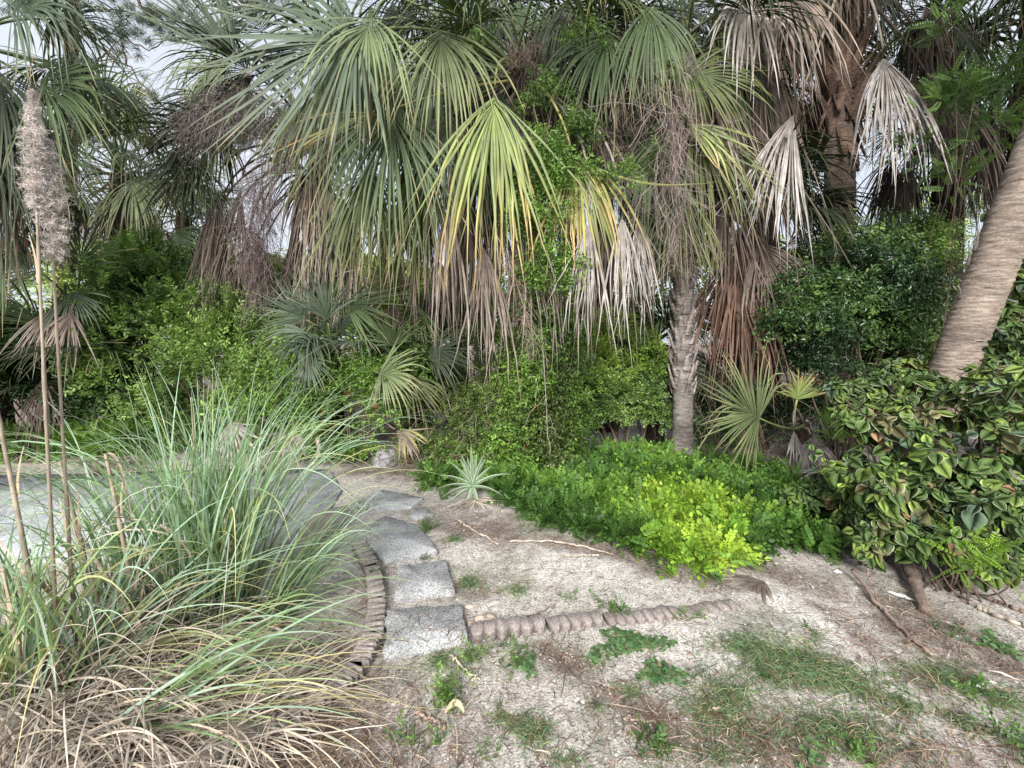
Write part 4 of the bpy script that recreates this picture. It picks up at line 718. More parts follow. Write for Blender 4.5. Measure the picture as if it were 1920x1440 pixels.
tangle('brushwood of fine dead stems at the foot of the vine-wrapped trunk', [(1010, 850, 4.95, 60, 30), (1050, 870, 4.9, 50, 20), (950, 870, 4.9, 60, 20)], 260, 3, (.27, .2, .16), cat='brushwood', ln=(.2, .5), name='brushwood')
tangle('shaded brushwood in front of the dark hollow on the right', [(1400, 850, 5.2, 120, 50), (1500, 830, 5.2, 90, 60), (1350, 800, 5.5, 60, 50), (1450, 880, 4.9, 100, 30)], 520, 4, (.2, .17, .13), cat='brushwood', ln=(.2, .6), name='brushwood')
tangle('wiry dead stems among the small-leaved dark shrub', [(830, 830, 5.0, 90, 60), (900, 760, 5.0, 90, 70), (760, 860, 4.95, 60, 30)], 330, 5, (.2, .17, .13), cat='brushwood', ln=(.2, .7), name='brushwood')
tangle('straw brushwood along the far edge of the concrete pad', [(330, 880, 5.1, 120, 16), (480, 860, 5.1, 80, 30), (120, 875, 5.2, 160, 16), (450, 800, 5.2, 60, 40)], 420, 6, (.36, .29, .22), cat='brushwood', ln=(.15, .5), name='brushwood')

# ferny ground cover flowing down from the trunks
rng = np.random.default_rng(95)
def in_band(px_, py_):
    top = np.interp(px_, [780, 900, 1000, 1150, 1280, 1450, 1600], [905, 890, 868, 850, 862, 885, 960]); bot = np.interp(px_, [790, 850, 960, 1050, 1150, 1250, 1330, 1420, 1500, 1570, 1600], [922, 922, 950, 990, 1020, 1070, 1095, 1085, 1040, 1050, 1060]); return (py_ > top)*(py_ < bot)
px_ = rng.uniform(780, 1600, 24000); py_ = rng.uniform(840, 1110, 24000); k = in_band(px_, py_+rng.normal(0, 7, len(px_))); px_, py_ = px_[k], py_[k]
dk = np.exp(-((px_-885)/45)**2-((py_-935)/25)**2) < .35; px_, py_ = px_[dk], py_[dk]
dd = CH*FP/(py_-Y0); dd = dd*np.clip(1-.02*(px_ > 1000), .9, 1)-.06; xx = (px_-960)/FP*dd; keep = rng.random(len(px_)) < np.clip((dd/3.2)**2.2*.8, .15, 1)*.6; xx, dd, px_, py_ = xx[keep], dd[keep], px_[keep], py_[keep]; n_ = len(xx)
mound = .03+.12*fbm(xx*2.5, dd*2.5, 12, 3)+.03*np.exp(-((px_-1310)/120)**2-((py_-1010)/70)**2)+.05*np.clip((px_-1000)/300, 0, 1)
z_ = gz(xx, dd)+mound*(rng.random(n_)**.45); p_ = np.stack([xx, dd+.12*mound/.1, z_], -1)
yel = np.clip(1.25*np.exp(-((px_-1335)/105)**2-((py_-1030)/70)**2)+.5*np.exp(-((px_-1230)/120)**2-((py_-950)/60)**2)+rng.normal(0, .12, n_)+(fbm(xx*5, dd*5, 15)-.5)*.6, 0, 1)
for lab, msk, pal_, cat_ in (('deep green ferny ground cover spreading below the trunks', yel <= .5, [(.07, .15, .035), (.13, .26, .05), (.22, .39, .065)], 'ground cover'), ('bright yellow-green ferny ground cover at the front of the mat', yel > .5, [(.17, .32, .04), (.27, .45, .055), (.42, .57, .075)], 'ground cover')):
    mb = MB(); m_ = msk.sum(); d_ = unit(np.stack([rng.normal(0, .6, m_), rng.normal(-.55, .5, m_), np.full(m_, .25)], -1)); foliage(mb, rng, p_[msk], d_, 'mimosa', .14, pal_, jitter=.7, up=.1)
    o = mb.build('ground_cover', M_BRIGHT); tag(o, lab, cat_, kind='stuff')
bush('sprig of bright ferny leaves poking through the copper-leaved shrub', [L_(1830, 1060, 2.35, 45, 30), L_(1800, 1020, 2.4, 25, 20)], 34, 'pinnate', .13, [(.2, .36, .04), (.3, .46, .05)], 97, mat=M_BRIGHT, base=(2.6, 2.7, 0), cat='fern sprig', name='fern_sprig', nst=0, hang=.35)
bush('ferny leaves trailing under the big open fan palm', [L_(1560, 800, 4.0, 40, 22), L_(1600, 830, 3.9, 40, 20)], 120, 'pinnate', .14, VINEG, 98, mat=M_BRIGHT, base=(2.9, 4.2, 0), cat='fern sprig', name='fern_sprig', nst=4, sr=.004)

# copper-leaved shrubs
def big_leaf():
    t = np.array([0, .12, .3, .5, .7, .86, 1.0]); w_ = np.array([.0, .26, .39, .38, .27, .13, 0]); V, Cc = [], []
    zc = lambda y: .03-.14*(y-.35)**2
    for y, q in zip(t, w_): V.append([0, y, zc(y)]); Cc.append('m')
    for sg in (1, -1):
        for y, q in zip(t[1:-1], w_[1:-1]): V.append([sg*q*.86, y+.005, zc(y)+.03*q/.39]); Cc.append('i')
        for y, q in zip(t[1:-1], w_[1:-1]): V.append([sg*q, y, zc(y)+.015*q/.39]); Cc.append('e')
    Q, T = [], []
    for s_ in range(2):
        I = 7+s_*10; E = I+5
        for k in range(4): Q += [(1+k, 2+k, I+k+1, I+k), (I+k, I+k+1, E+k+1, E+k)]
        T += [(0, 1, I), (0, I, E), (5, 6, I+4), (I+4, 6, E+4)]
    return np.array(V, float), np.array(Q), np.array(T), np.array(Cc)
BLV, BLQ, BLT, BLC = big_leaf()
def copper(label, lobes, n, seed, sz=.085, base=None, tall=False):
    rng = np.random.default_rng(seed); lb = np.array(lobes); b_ = np.array(base if base is not None else lb[:, :3].mean(0)); b_ = np.array([b_[0], b_[1], float(gz(b_[0], b_[1]))]); root = thing('copperleaf_shrub', b_, label, 'shrub', 'copper-leaved shrubs with pale leaf rims')
    nc = int(n/4.6); c_, d_, _ = cloud_pts(rng, nc, lobes); k = c_[:, 2] > .06; c_, d_ = c_[k], d_[k]; nc = len(c_); mb = MB()
    pal_ = np.array([(.06, .1, .03), (.085, .14, .04), (.16, .23, .05), (.13, .125, .055), (.08, .125, .075)]); m_ = 5
    ax = unit(d_+[0, 0, .5]); cc0 = pal_[rng.choice(5, nc, p=[.3, .32, .22, .08, .08])]
    P_, F_, U_, S_, C_ = [], [], [], [], []
    for j in range(m_):
        a = j*2.4+rng.uniform(0, 1, nc); s1 = unit(np.cross(ax, rdir(rng, nc))); s2 = np.cross(ax, s1); out = s1*np.cos(a)[:, None]+s2*np.sin(a)[:, None]
        P_.append(c_-ax*(.01*j+.005)[..., None] if False else c_-ax*.013*j+out*.015); F_.append(unit(out*1.0+ax*(.45-.16*j)+np.array([0, 0, -.17*j-.1])+rng.normal(0, .25, (nc, 3)))); U_.append(unit(ax*.7+rng.normal(0, .4, (nc, 3))+[0, -.25, .4])); S_.append(sz*(.5+.15*j)*rng.uniform(.55, 1.3, nc)); C_.append(np.where((rng.random(nc) < .015)[:, None], np.array([.24, .15, .08]), cc0)*rng.uniform(.6, 1.35, (nc, 1))*(1.25-.06*j))
    P_, F_, U_, S_, C_ = map(np.concatenate, (P_, F_, U_, S_, C_)); R = frames(F_, U_, S_); N_ = len(P_)
    V = np.einsum('mij,nj->mni', R, BLV)+P_[:, None]; off = (np.arange(N_)*27)[:, None, None]; rim = np.where((rng.random(N_) < .3)[:, None], np.array([.62, .58, .44]), C_*1.25)
    col_ = np.repeat(C_[:, None], 27, 1); col_[:, BLC == 'm'] *= 1.3; col_[:, BLC == 'e'] = rim[:, None]; col_[:, BLC == 'i'] *= rng.uniform(.8, 1.1, (N_, 1, 1))
    mb.add(V.reshape(-1, 3), (BLQ[None]+off).reshape(-1, 4), (BLT[None]+off).reshape(-1, 3), col_.reshape(-1, 3)); mb.build('foliage', M_COPPER, root); stems(root, rng, b_, c_[rng.choice(nc, min(26, nc))], .006, (.14, .1, .08)); return root
copper('broad copper-leaved shrub filling the right side below the leaning trunk', [L_(1800, 880, 2.9, 120, 110), L_(1700, 800, 3.1, 110, 80), L_(1880, 800, 3.0, 110, 110), L_(1700, 960, 2.8, 120, 80), L_(1860, 980, 2.7, 120, 90), L_(1640, 860, 3.1, 90, 80)], 4000, 41, .1)
copper('low spreading copper-leaved shrub at the edge of the ferny mat', [L_(1560, 930, 3.3, 80, 45), L_(1640, 960, 3.05, 80, 50), L_(1660, 1020, 2.7, 60, 45)], 1000, 42, .1)
copper('front copper-leaved shrub overhanging the split log', [L_(1800, 1020, 2.55, 80, 34), L_(1880, 1050, 2.5, 80, 34), L_(1680, 1000, 2.7, 55, 30)], 760, 43, .1)
copper('tall copper-leaved shrub behind the leaning trunk at the picture edge', [L_(1900, 620, 4.3, 60, 110), L_(1950, 480, 4.5, 70, 120), L_(1880, 700, 4.2, 60, 60), L_(2050, 650, 4.2, 120, 160), L_(1990, 820, 3.3, 90, 120)], 2300, 44, .12)
copper('pale-rimmed leafy shrub between the climbing mound and the leaning trunk base', [L_(1680, 700, 3.9, 60, 30), L_(1600, 740, 3.9, 50, 30), L_(1740, 730, 3.7, 50, 30)], 800, 45, .105)

# pampas grass
def blades(rng, base, rad, n, ln, tilt, wd, pal_, az=(0, 2*pi), droop=(.4, 1.3), K=16, zmin=True, late=2.2):
    a = rng.uniform(*az, n); rr = rad*np.sqrt(rng.random(n)); ba = rng.uniform(0, 2*pi, n); b0 = np.array(base)+np.stack([np.cos(ba)*rr, np.sin(ba)*rr*.7, 0*a], -1); b0[:, 2] = gz(b0[:, 0], b0[:, 1])
    th = np.radians(rng.uniform(*tilt, n)); v = np.stack([np.sin(th)*np.cos(a), np.sin(th)*np.sin(a), np.cos(th)], -1); l_ = rng.uniform(*ln, n); dr = rng.uniform(*droop, n); t = np.linspace(0, 1, K); q = np.zeros((n, K, 3)); q[:, 0] = b0; ho = unit(np.stack([np.cos(a), np.sin(a), 0*a], -1)+rng.normal(0, .25, (n, 3))*[1, 1, 0])
    cur = v.copy()
    for k in range(1, K):
        g = dr[:, None]*(t[k]**late); cur = unit(v*(1-.25*t[k])+ho*g*.9+np.array([0, 0, -1])*g*1.5*t[k]**.8); q[:, k] = q[:, k-1]+cur*(l_/(K-1))[:, None]
    if zmin: q[..., 2] = np.maximum(q[..., 2], gz(q[..., 0], q[..., 1])+.01+.03*rng.random((n, 1)))
    W = rng.uniform(.7, 1.25, (n, 1))*wd*np.clip(np.minimum(1, .6+t*2)*(1-t**2.2), .06, 1)[None]; s = np.cross(v, [0, 0, 1.])+rng.normal(0, .5, (n, 3)); S = np.broadcast_to(unit(s)[:, None], q.shape)
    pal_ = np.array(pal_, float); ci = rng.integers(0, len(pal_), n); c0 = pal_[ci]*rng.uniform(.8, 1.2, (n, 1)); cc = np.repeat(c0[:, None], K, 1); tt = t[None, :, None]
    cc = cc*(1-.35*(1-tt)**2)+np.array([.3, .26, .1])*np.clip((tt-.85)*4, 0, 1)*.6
    return q, S, W, cc
BG = [(.29, .42, .28), (.34, .49, .34), (.2, .32, .14), (.44, .57, .44), (.3, .4, .17)]; YG = [(.5, .52, .26), (.6, .54, .28), (.44, .5, .28)]; DRY = [(.6, .52, .43), (.46, .39, .32), (.7, .63, .53), (.33, .27, .22), (.58, .48, .36)]
def pampas(label, base, specs, seed, name='pampas_grass'):
    rng = np.random.default_rng(seed); base = np.array(base, float); root = thing(name, (base[0], base[1], float(gz(base[0], base[1]))), label, 'ornamental grass', 'clumps of pampas grass')
    for part, mat, lst in specs:
        mb = MB()
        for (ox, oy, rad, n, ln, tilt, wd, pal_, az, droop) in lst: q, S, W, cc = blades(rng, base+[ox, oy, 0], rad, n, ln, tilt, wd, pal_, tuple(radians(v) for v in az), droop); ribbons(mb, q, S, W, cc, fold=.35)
        o = mb.build(part, mat, root); o['kind'] = 'stuff'
    return root
b1 = G(370, 1165)
PG = pampas('main blue-green pampas clump arching over the concrete pad', b1, [
 ('green_blades', M_BLADE, [(.05, 0, .22, 215, (.9, 1.5), (1, 16), .012, BG, (0, 360), (.05, .45)), (.1, 0, .16, 60, (1.2, 1.75), (10, 32), .0095, BG, (-40, 60), (.3, .8)), (.36, .04, .12, 90, (.6, .98), (18, 50), .011, BG, (-30, 40), (.1, .6)), (-.3, 0, .18, 90, (.8, 1.35), (3, 24), .012, BG, (100, 260), (.2, .9)), (.1, -.15, .2, 12, (.8, 1.2), (55, 78), .012, BG, (-35, 25), (.2, .6)), (.1, .1, .2, 34, (1.4, 1.85), (5, 30), .0095, BG, (0, 360), (.7, 1.3))]),
 ('yellowing_blades', M_BLADE, [(.05, 0, .2, 16, (.8, 1.4), (5, 40), .010, YG, (0, 360), (.3, 1.2)), (0, -.2, .2, 8, (1., 1.45), (52, 78), .009, YG, (-40, 30), (.3, .8)), (.1, .1, .2, 10, (1.4, 1.8), (15, 38), .009, YG, (-50, 50), (.6, 1.1))]),
 ('dry_blades', M_STRAW, [(0, 0, .25, 240, (.35, .9), (30, 85), .008, DRY, (0, 360), (.4, 1.5)), (.0, -.1, .25, 180, (.35, .7), (60, 88), .009, DRY, (-80, 30), (.5, 1.5)), (0, 0, .2, 22, (.9, 1.3), (5, 30), .009, DRY, (0, 360), (.5, 1.8))])], 501)
b2 = G(90, 1290)
pampas('nearer pampas clump at the left edge holding the feather plumes', b2, [
 ('green_blades', M_BLADE, [(0, 0, .2, 75, (.7, 1.2), (2, 26), .012, BG, (0, 360), (.2, 1.2)), (.05, 0, .2, 26, (1.0, 1.4), (30, 60), .0095, BG, (-30, 50), (.3, .9)), (.1, .1, .1, 22, (.9, 1.2), (55, 82), .009, YG, (-25, 35), (.2, .8)), (-.2, -.1, .15, 40, (.7, 1.1), (5, 40), .012, BG, (90, 250), (.3, 1.2))]),
 ('yellowing_blades', M_BLADE, [(0, 0, .2, 22, (.7, 1.2), (8, 50), .010, YG, (0, 360), (.4, 1.4)), (-.05, -.12, .1, 8, (.9, 1.2), (8, 25), .013, YG, (0, 60), (.8, 1.6))]),
 ('dry_blades', M_STRAW, [(.05, 0, .25, 200, (.35, .9), (20, 85), .008, DRY, (0, 360), (.4, 1.5)), (.2, -.05, .25, 150, (.4, .9), (60, 88), .009, DRY, (-60, 30), (.5, 1.5))])], 502)
pampas('flattened straw-coloured pampas clump along the bottom edge', G(330, 1370), [
 ('dry_blades', M_STRAW, [(0, 0, .32, 360, (.3, .65), (62, 90), .0075, DRY, (-90, 60), (.5, 1.6)), (.1, .05, .32, 320, (.25, .65), (50, 90), .007, DRY, (0, 360), (.6, 1.6)), (-.3, -.1, .3, 260, (.35, .7), (55, 88), .008, DRY, (-90, 30), (.5, 1.6))]),
 ('green_blades', M_BLADE, [(-.25, 0, .15, 34, (.7, 1.1), (50, 80), .012, BG, (-25, 35), (.2, .8)), (-.1, .1, .15, 16, (.8, 1.2), (60, 84), .009, YG, (-20, 25), (.2, .7))])], 503)
# reed stalks and plumes
rng = np.random.default_rng(510)
def stalk(p0, p1, r0, r1, label, plume=None, seed=0, bow=0, cat='dry stalk', nodes=3):
    r_ = np.random.default_rng(seed); p0, p1 = np.array(p0, float), np.array(p1, float); mid = (p0+p1)/2+np.array([bow, 0, 0]); q = bez(p0, mid, p1, 40); rad = np.linspace(r0, r1, 40); 
    for k in r_.integers(4, 36, nodes): rad[k] *= 1.35
    mb = MB(); cc = np.array([.42, .345, .27])*(.7+.45*np.linspace(0, 1, 40)[:, None])*r_.uniform(.85, 1.15, (40, 1)); tube(mb, q, rad, 8, cc)
    root = thing('reed_stalk', p0, label, cat, 'pampas stalks'); mb.build('stalk', M_STRAW, root, smooth=True)
    for k in r_.integers(2, 28, 3):
        sh = MB(); b_ = q[k]; d_ = unit(q[k+2]-q[k]); w0, w1 = r_.normal(0, .03), unit(rdir(r_, 1)[0]*[1, .5, 0]); pp = np.stack([b_+d_*t_*.22+np.array([w0, 0, 0])*t_+w1*(rad[k]*1.1+.03*t_**2) for t_ in np.linspace(0, 1, 7)])[None]; ribbons(sh, pp, np.broadcast_to([1., 0, 0], pp.shape), np.linspace(.018, .003, 7)[None], np.array([.5, .4, .28])*np.ones((1, 7, 3)), fold=.5); sh.build('leaf_sheath', M_STRAW, root)
    if plume:
        t0, wpl, lean = plume; pm = MB(); n_ = 300; t = t0+(1-t0)*r_.random(n_)**1.0; c_ = np.stack([np.interp(t, np.linspace(0, 1, 40), q[:, j]) for j in range(3)], -1); u = (t-t0)/(1-t0); env = wpl*(np.sin(np.clip(u*.93+.07, 0, 1)*pi)**.6)*(1.05-.55*u); K = 9
        a = r_.uniform(0, 2*pi, n_); o_ = np.stack([np.cos(a), np.sin(a), 0*a], -1)+np.array([lean, 0, 0]); Q_ = np.zeros((n_, K, 3)); Q_[:, 0] = c_; v = unit(o_*.55+[0, 0, 1.0]); l_ = env*r_.uniform(.9, 1.7, n_)
        for k in range(1, K): v = unit(v+o_*.16+np.array([0, 0, -.2])*(k/K)*1.5+r_.normal(0, .26, (n_, 3))); Q_[:, k] = Q_[:, k-1]+v*(l_/K)[:, None]
        ribbons(pm, Q_, np.broadcast_to(rdir(r_, n_)[:, None], Q_.shape), np.full((n_, K), .0016), np.array([.66, .58, .54])*r_.uniform(.8, 1.3, (n_, 1, 1)))
        s0 = Q_[:, 2:].reshape(-1, 3); s0 = s0[r_.choice(len(s0), 9000)]; m_ = len(s0); H_ = np.zeros((m_, 4, 3)); H_[:, 0] = s0; dv = rdir(r_, m_)+[.15*lean, 0, .15]
        for k in range(1, 4): dv = unit(dv+r_.normal(0, .45, (m_, 3))); H_[:, k] = H_[:, k-1]+dv*.0065
        ribbons(pm, H_, np.broadcast_to(rdir(r_, m_)[:, None], H_.shape), np.array([[.0012, .0012, .001, .0006]])*np.ones((m_, 1)), np.array([.74, .66, .62])*r_.uniform(.75, 1.25, (m_, 1, 1)))
        pm.build('plume', M_STRAW, root)
    return root
def S_(px_, py_, d_): return P(px_, py_, d_)
g = lambda px_, py_: G(px_, py_)
stalk(G(112, 1290), P(60, 172, 1.95), .008, .004, 'tall reed with the higher feathery pink-grey plume at the left', (.79, .062, -.05), 1, -.01, 'plumed reed')
stalk(G(146, 1268), P(88, 262, 2.0), .0075, .004, 'second plumed reed, its feather plume lower and to the right of the other', (.765, .075, .35), 2, -.01, 'plumed reed')
for k, (a, b_, d_, lab) in enumerate([((95, 1290), (-22, 690), 1.9, 'bare dry stalk leaning left at the picture edge'), ((215, 1240), (112, 865), 2.0, 'broken dry stalk just right of the plumed reeds'), ((268, 1220), (198, 850), 2.05, 'stout broken stalk with its tip folded over'), ((60, 1330), (5, 1065), 1.75, 'short snapped stalk in the bottom left corner'),
        ((300, 1240), (120, 960), 2.0, 'slanting dry stalk crossing behind the green blades'), ((120, 1300), (30, 1080), 1.8, 'thick stub of a stalk at the lower left'), ((378, 1130), (358, 745), 2.2, 'thin tan stalk standing among the upright green blades'), ((235, 1255), (60, 1075), 1.9, 'stalk with a dark weathered end at the left')]):
    stalk(G(*a), P(*b_, d_), .0105 if k != 6 else .006, .007 if k != 6 else .003, lab, None, 20+k, 0.01*(-1)**k)
q = P(198, 850, 2.05); mb = MB(); pp = np.stack([bez(q, q+np.array([.08, 0, .03]), P(250, 1000, 2.0), 12)+[0, 0, 0]]); ribbons(mb, pp, np.broadcast_to([.3, 1., 0], pp.shape), np.linspace(.022, .004, 12)[None], np.array([.5, .4, .3])*np.ones((1, 12, 3)), fold=.5)
tag(mb.build('folded_blade', M_STRAW), 'tan dry blade folded down from the broken stalk tip', 'dry blade')

# spiky variegated plant
rng = np.random.default_rng(520); yb = G(886, 938); root = thing('spiky_plant', yb, 'spiky variegated plant with white-striped leaves at the head of the brown litter', 'yucca')
for i, (ang, l_, tc_) in enumerate([(92, .42, 0), (104, .34, .1), (75, .36, .1), (118, .38, .2), (60, .3, .1), (135, .36, .2), (150, .36, .3), (42, .42, .1), (100, .3, -.2), (84, .33, -.2), (165, .34, .4), (20, .34, .4), (112, .3, -.3), (70, .3, -.3), (190, .3, .3), (250, .22, .6), (300, .2, .6)]):
    a = radians(ang); v = unit(np.array([cos(a), -tc_, sin(a)])); q = np.zeros((1, 9, 3)); q[0, 0] = yb+[0, 0, .12]; 
    for k in range(1, 9): q[0, k] = q[0, k-1]+unit(v+np.array([0, 0, -.09])*k*(.2+abs(cos(a))))*l_/8
    q[..., 2] = np.maximum(q[..., 2], gz(q[..., 0], q[..., 1])+.01); t = np.linspace(0, 1, 9); sd_ = unit(np.cross(v, [0, 1., .2])); S = np.broadcast_to(sd_, q.shape)
    W = (.034*np.clip(np.minimum(.6+t*2, 1)*(1-t**2.5), .03, 1))[None]; mb = MB()
    V0 = q[0]; 
    for off, c_ in ((-.5, (.5, .54, .38)), (-.2, (.16, .26, .17)), (.2, (.16, .26, .17))):
        pass
    pts = []; cols = []
    for k in range(9):
        for f, c_ in ((-.5, (.55, .58, .42)), (-.33, (.5, .54, .38)), (-.3, (.15, .25, .16)), (0, (.2, .32, .2)), (.3, (.15, .25, .16)), (.33, (.5, .54, .38)), (.5, (.55, .58, .42))): pts.append(V0[k]+sd_*W[0, k]*f+np.cross(sd_, v)*abs(f)*W[0, k]*.5); cols.append(c_)
    Qd = [(k*7+j, k*7+j+1, (k+1)*7+j+1, (k+1)*7+j) for k in range(8) for j in range(6)]; mb.add(pts, Qd, col=np.array(cols)); mb.build('leaf', M_BLADE, root)
mb = MB(); q, S, W, cc = blades(rng, yb+[0.02, -.02, 0], .05, 70, (.12, .34), (70, 95), .009, DRY, (radians(-150), radians(20)), (.3, 1)); ribbons(mb, q, S, W, cc, fold=.3); mb.build('dry_leaves', M_STRAW, root)

# grasses, weeds
def tuft(px_, py_, rx, ry, label, kind, seed, dens=1.0, cat='weed', pal_=None, h=.05):
    rng = np.random.default_rng(seed); c_ = G(px_, py_); mb = MB(); wx = rx/FP*c_[1]; wy = ry*c_[1]**2/(CH*FP); area = wx*wy*pi
    def pts(n_): a = rng.uniform(0, 2*pi, n_); r_ = (np.abs(rng.normal(0, .62, n_)) if kind == 'grass' else np.sqrt(rng.random(n_)))*(.85+.35*np.sin(a*3+seed)); x = c_[0]+np.cos(a)*r_*wx; y = c_[1]+np.sin(a)*r_*wy; return np.stack([x, y, gz(x, y)], -1), r_
    if kind == 'grass':
        n_ = int(np.clip(area*20000*dens, 40, 3800)); p, r_ = pts(n_); K = 5; a = rng.uniform(0, 2*pi, n_); v = np.stack([np.cos(a), np.sin(a), rng.uniform(.2, 1.8, n_)], -1); q = np.zeros((n_, K, 3)); q[:, 0] = p; l_ = h*rng.uniform(.5, 1.5, n_)
        for k in range(1, K): q[:, k] = q[:, k-1]+unit(v+np.array([0, 0, -.5])*k)*(l_/(K-1))[:, None]
        q[..., 2] = np.maximum(q[..., 2], gz(q[..., 0], q[..., 1])+.003); pl = np.array(pal_ or [(.14, .23, .12), (.2, .3, .17), (.11, .19, .09), (.26, .32, .15), (.34, .32, .18)]); ribbons(mb, q, np.broadcast_to(rdir(rng, n_)[:, None], q.shape), np.array([[.0028, .0028, .0024, .0018, .0004]])*rng.uniform(.7, 1.4, (n_, 1)), pl[rng.integers(0, len(pl), n_)][:, None]*rng.uniform(.7, 1.3, (n_, 1, 1)))
    elif kind == 'round':
        n_ = int(np.clip(area*3200*dens, 14, 700)); p, r_ = pts(n_); p[:, 2] += rng.uniform(.008, h*.6, n_); lv = np.array([[0, 0, 0]]+[[.5*cos(b), .5+.5*sin(b)*(.9), .05*cos(2*b)] for b in np.linspace(-pi/2+.35, 3*pi/2-.35, 9)]); Tt = np.array([[0, k, k+1] for k in range(1, 9)])
        a = rng.uniform(0, 2*pi, n_); f = np.stack([np.cos(a), np.sin(a), rng.normal(0, .15, n_)], -1); pl = np.array(pal_ or [(.1, .19, .08), (.13, .24, .1), (.17, .3, .12)]); instance(mb, lv, None, Tt, np.array([[.8]*3]+[[1.05]*3]*9), frames(f, rng.normal(0, .3, (n_, 3))+[0, 0, 1], rng.uniform(.012, .026, n_)), p, pl[rng.integers(0, len(pl), n_)]*rng.uniform(.8, 1.2, (n_, 1)))
    else:
        n_ = int(np.clip(area*1500*dens, 8, 420)); p, r_ = pts(n_); p[:, 2] += rng.uniform(.0, h*.5, n_); a = rng.uniform(0, 2*pi, n_); d_ = np.stack([np.cos(a), np.sin(a), .5+0*a], -1); foliage(mb, rng, p, d_, 'twig', h*1.3, pal_ or [(.08, .15, .05), (.13, .24, .06), (.19, .32, .08)], up=.1)
    if kind != 'grass':                                               # creeping runners tie the leaves together
        a = rng.permutation(len(p))[:160]; e_ = p[a]*[1, 1, 0]; c0 = np.array([c_[0], c_[1], 0]); m_ = len(a); tt = np.linspace(0, 1, 7)[None, :, None]; q = c0*(1-tt)+e_[:, None]*tt+rng.normal(0, .05, (m_, 1, 3))*(tt*(1-tt))*np.linalg.norm(e_-c0, axis=1)[:, None, None]*4; q[..., 2] = gz(q[..., 0], q[..., 1])+.004+(p[a, 2]-gz(p[a, 0], p[a, 1]))[:, None]*tt[..., 0]**3
        ribbons(mb, q, np.broadcast_to([.7, .7, .1], q.shape), np.full((m_, 7), .0022), np.array([.2, .26, .1])*np.ones((m_, 1, 1)))
    return tag(mb.build('weed_patch', M_BRIGHT), label, cat, 'weeds and grass tufts on the sand')
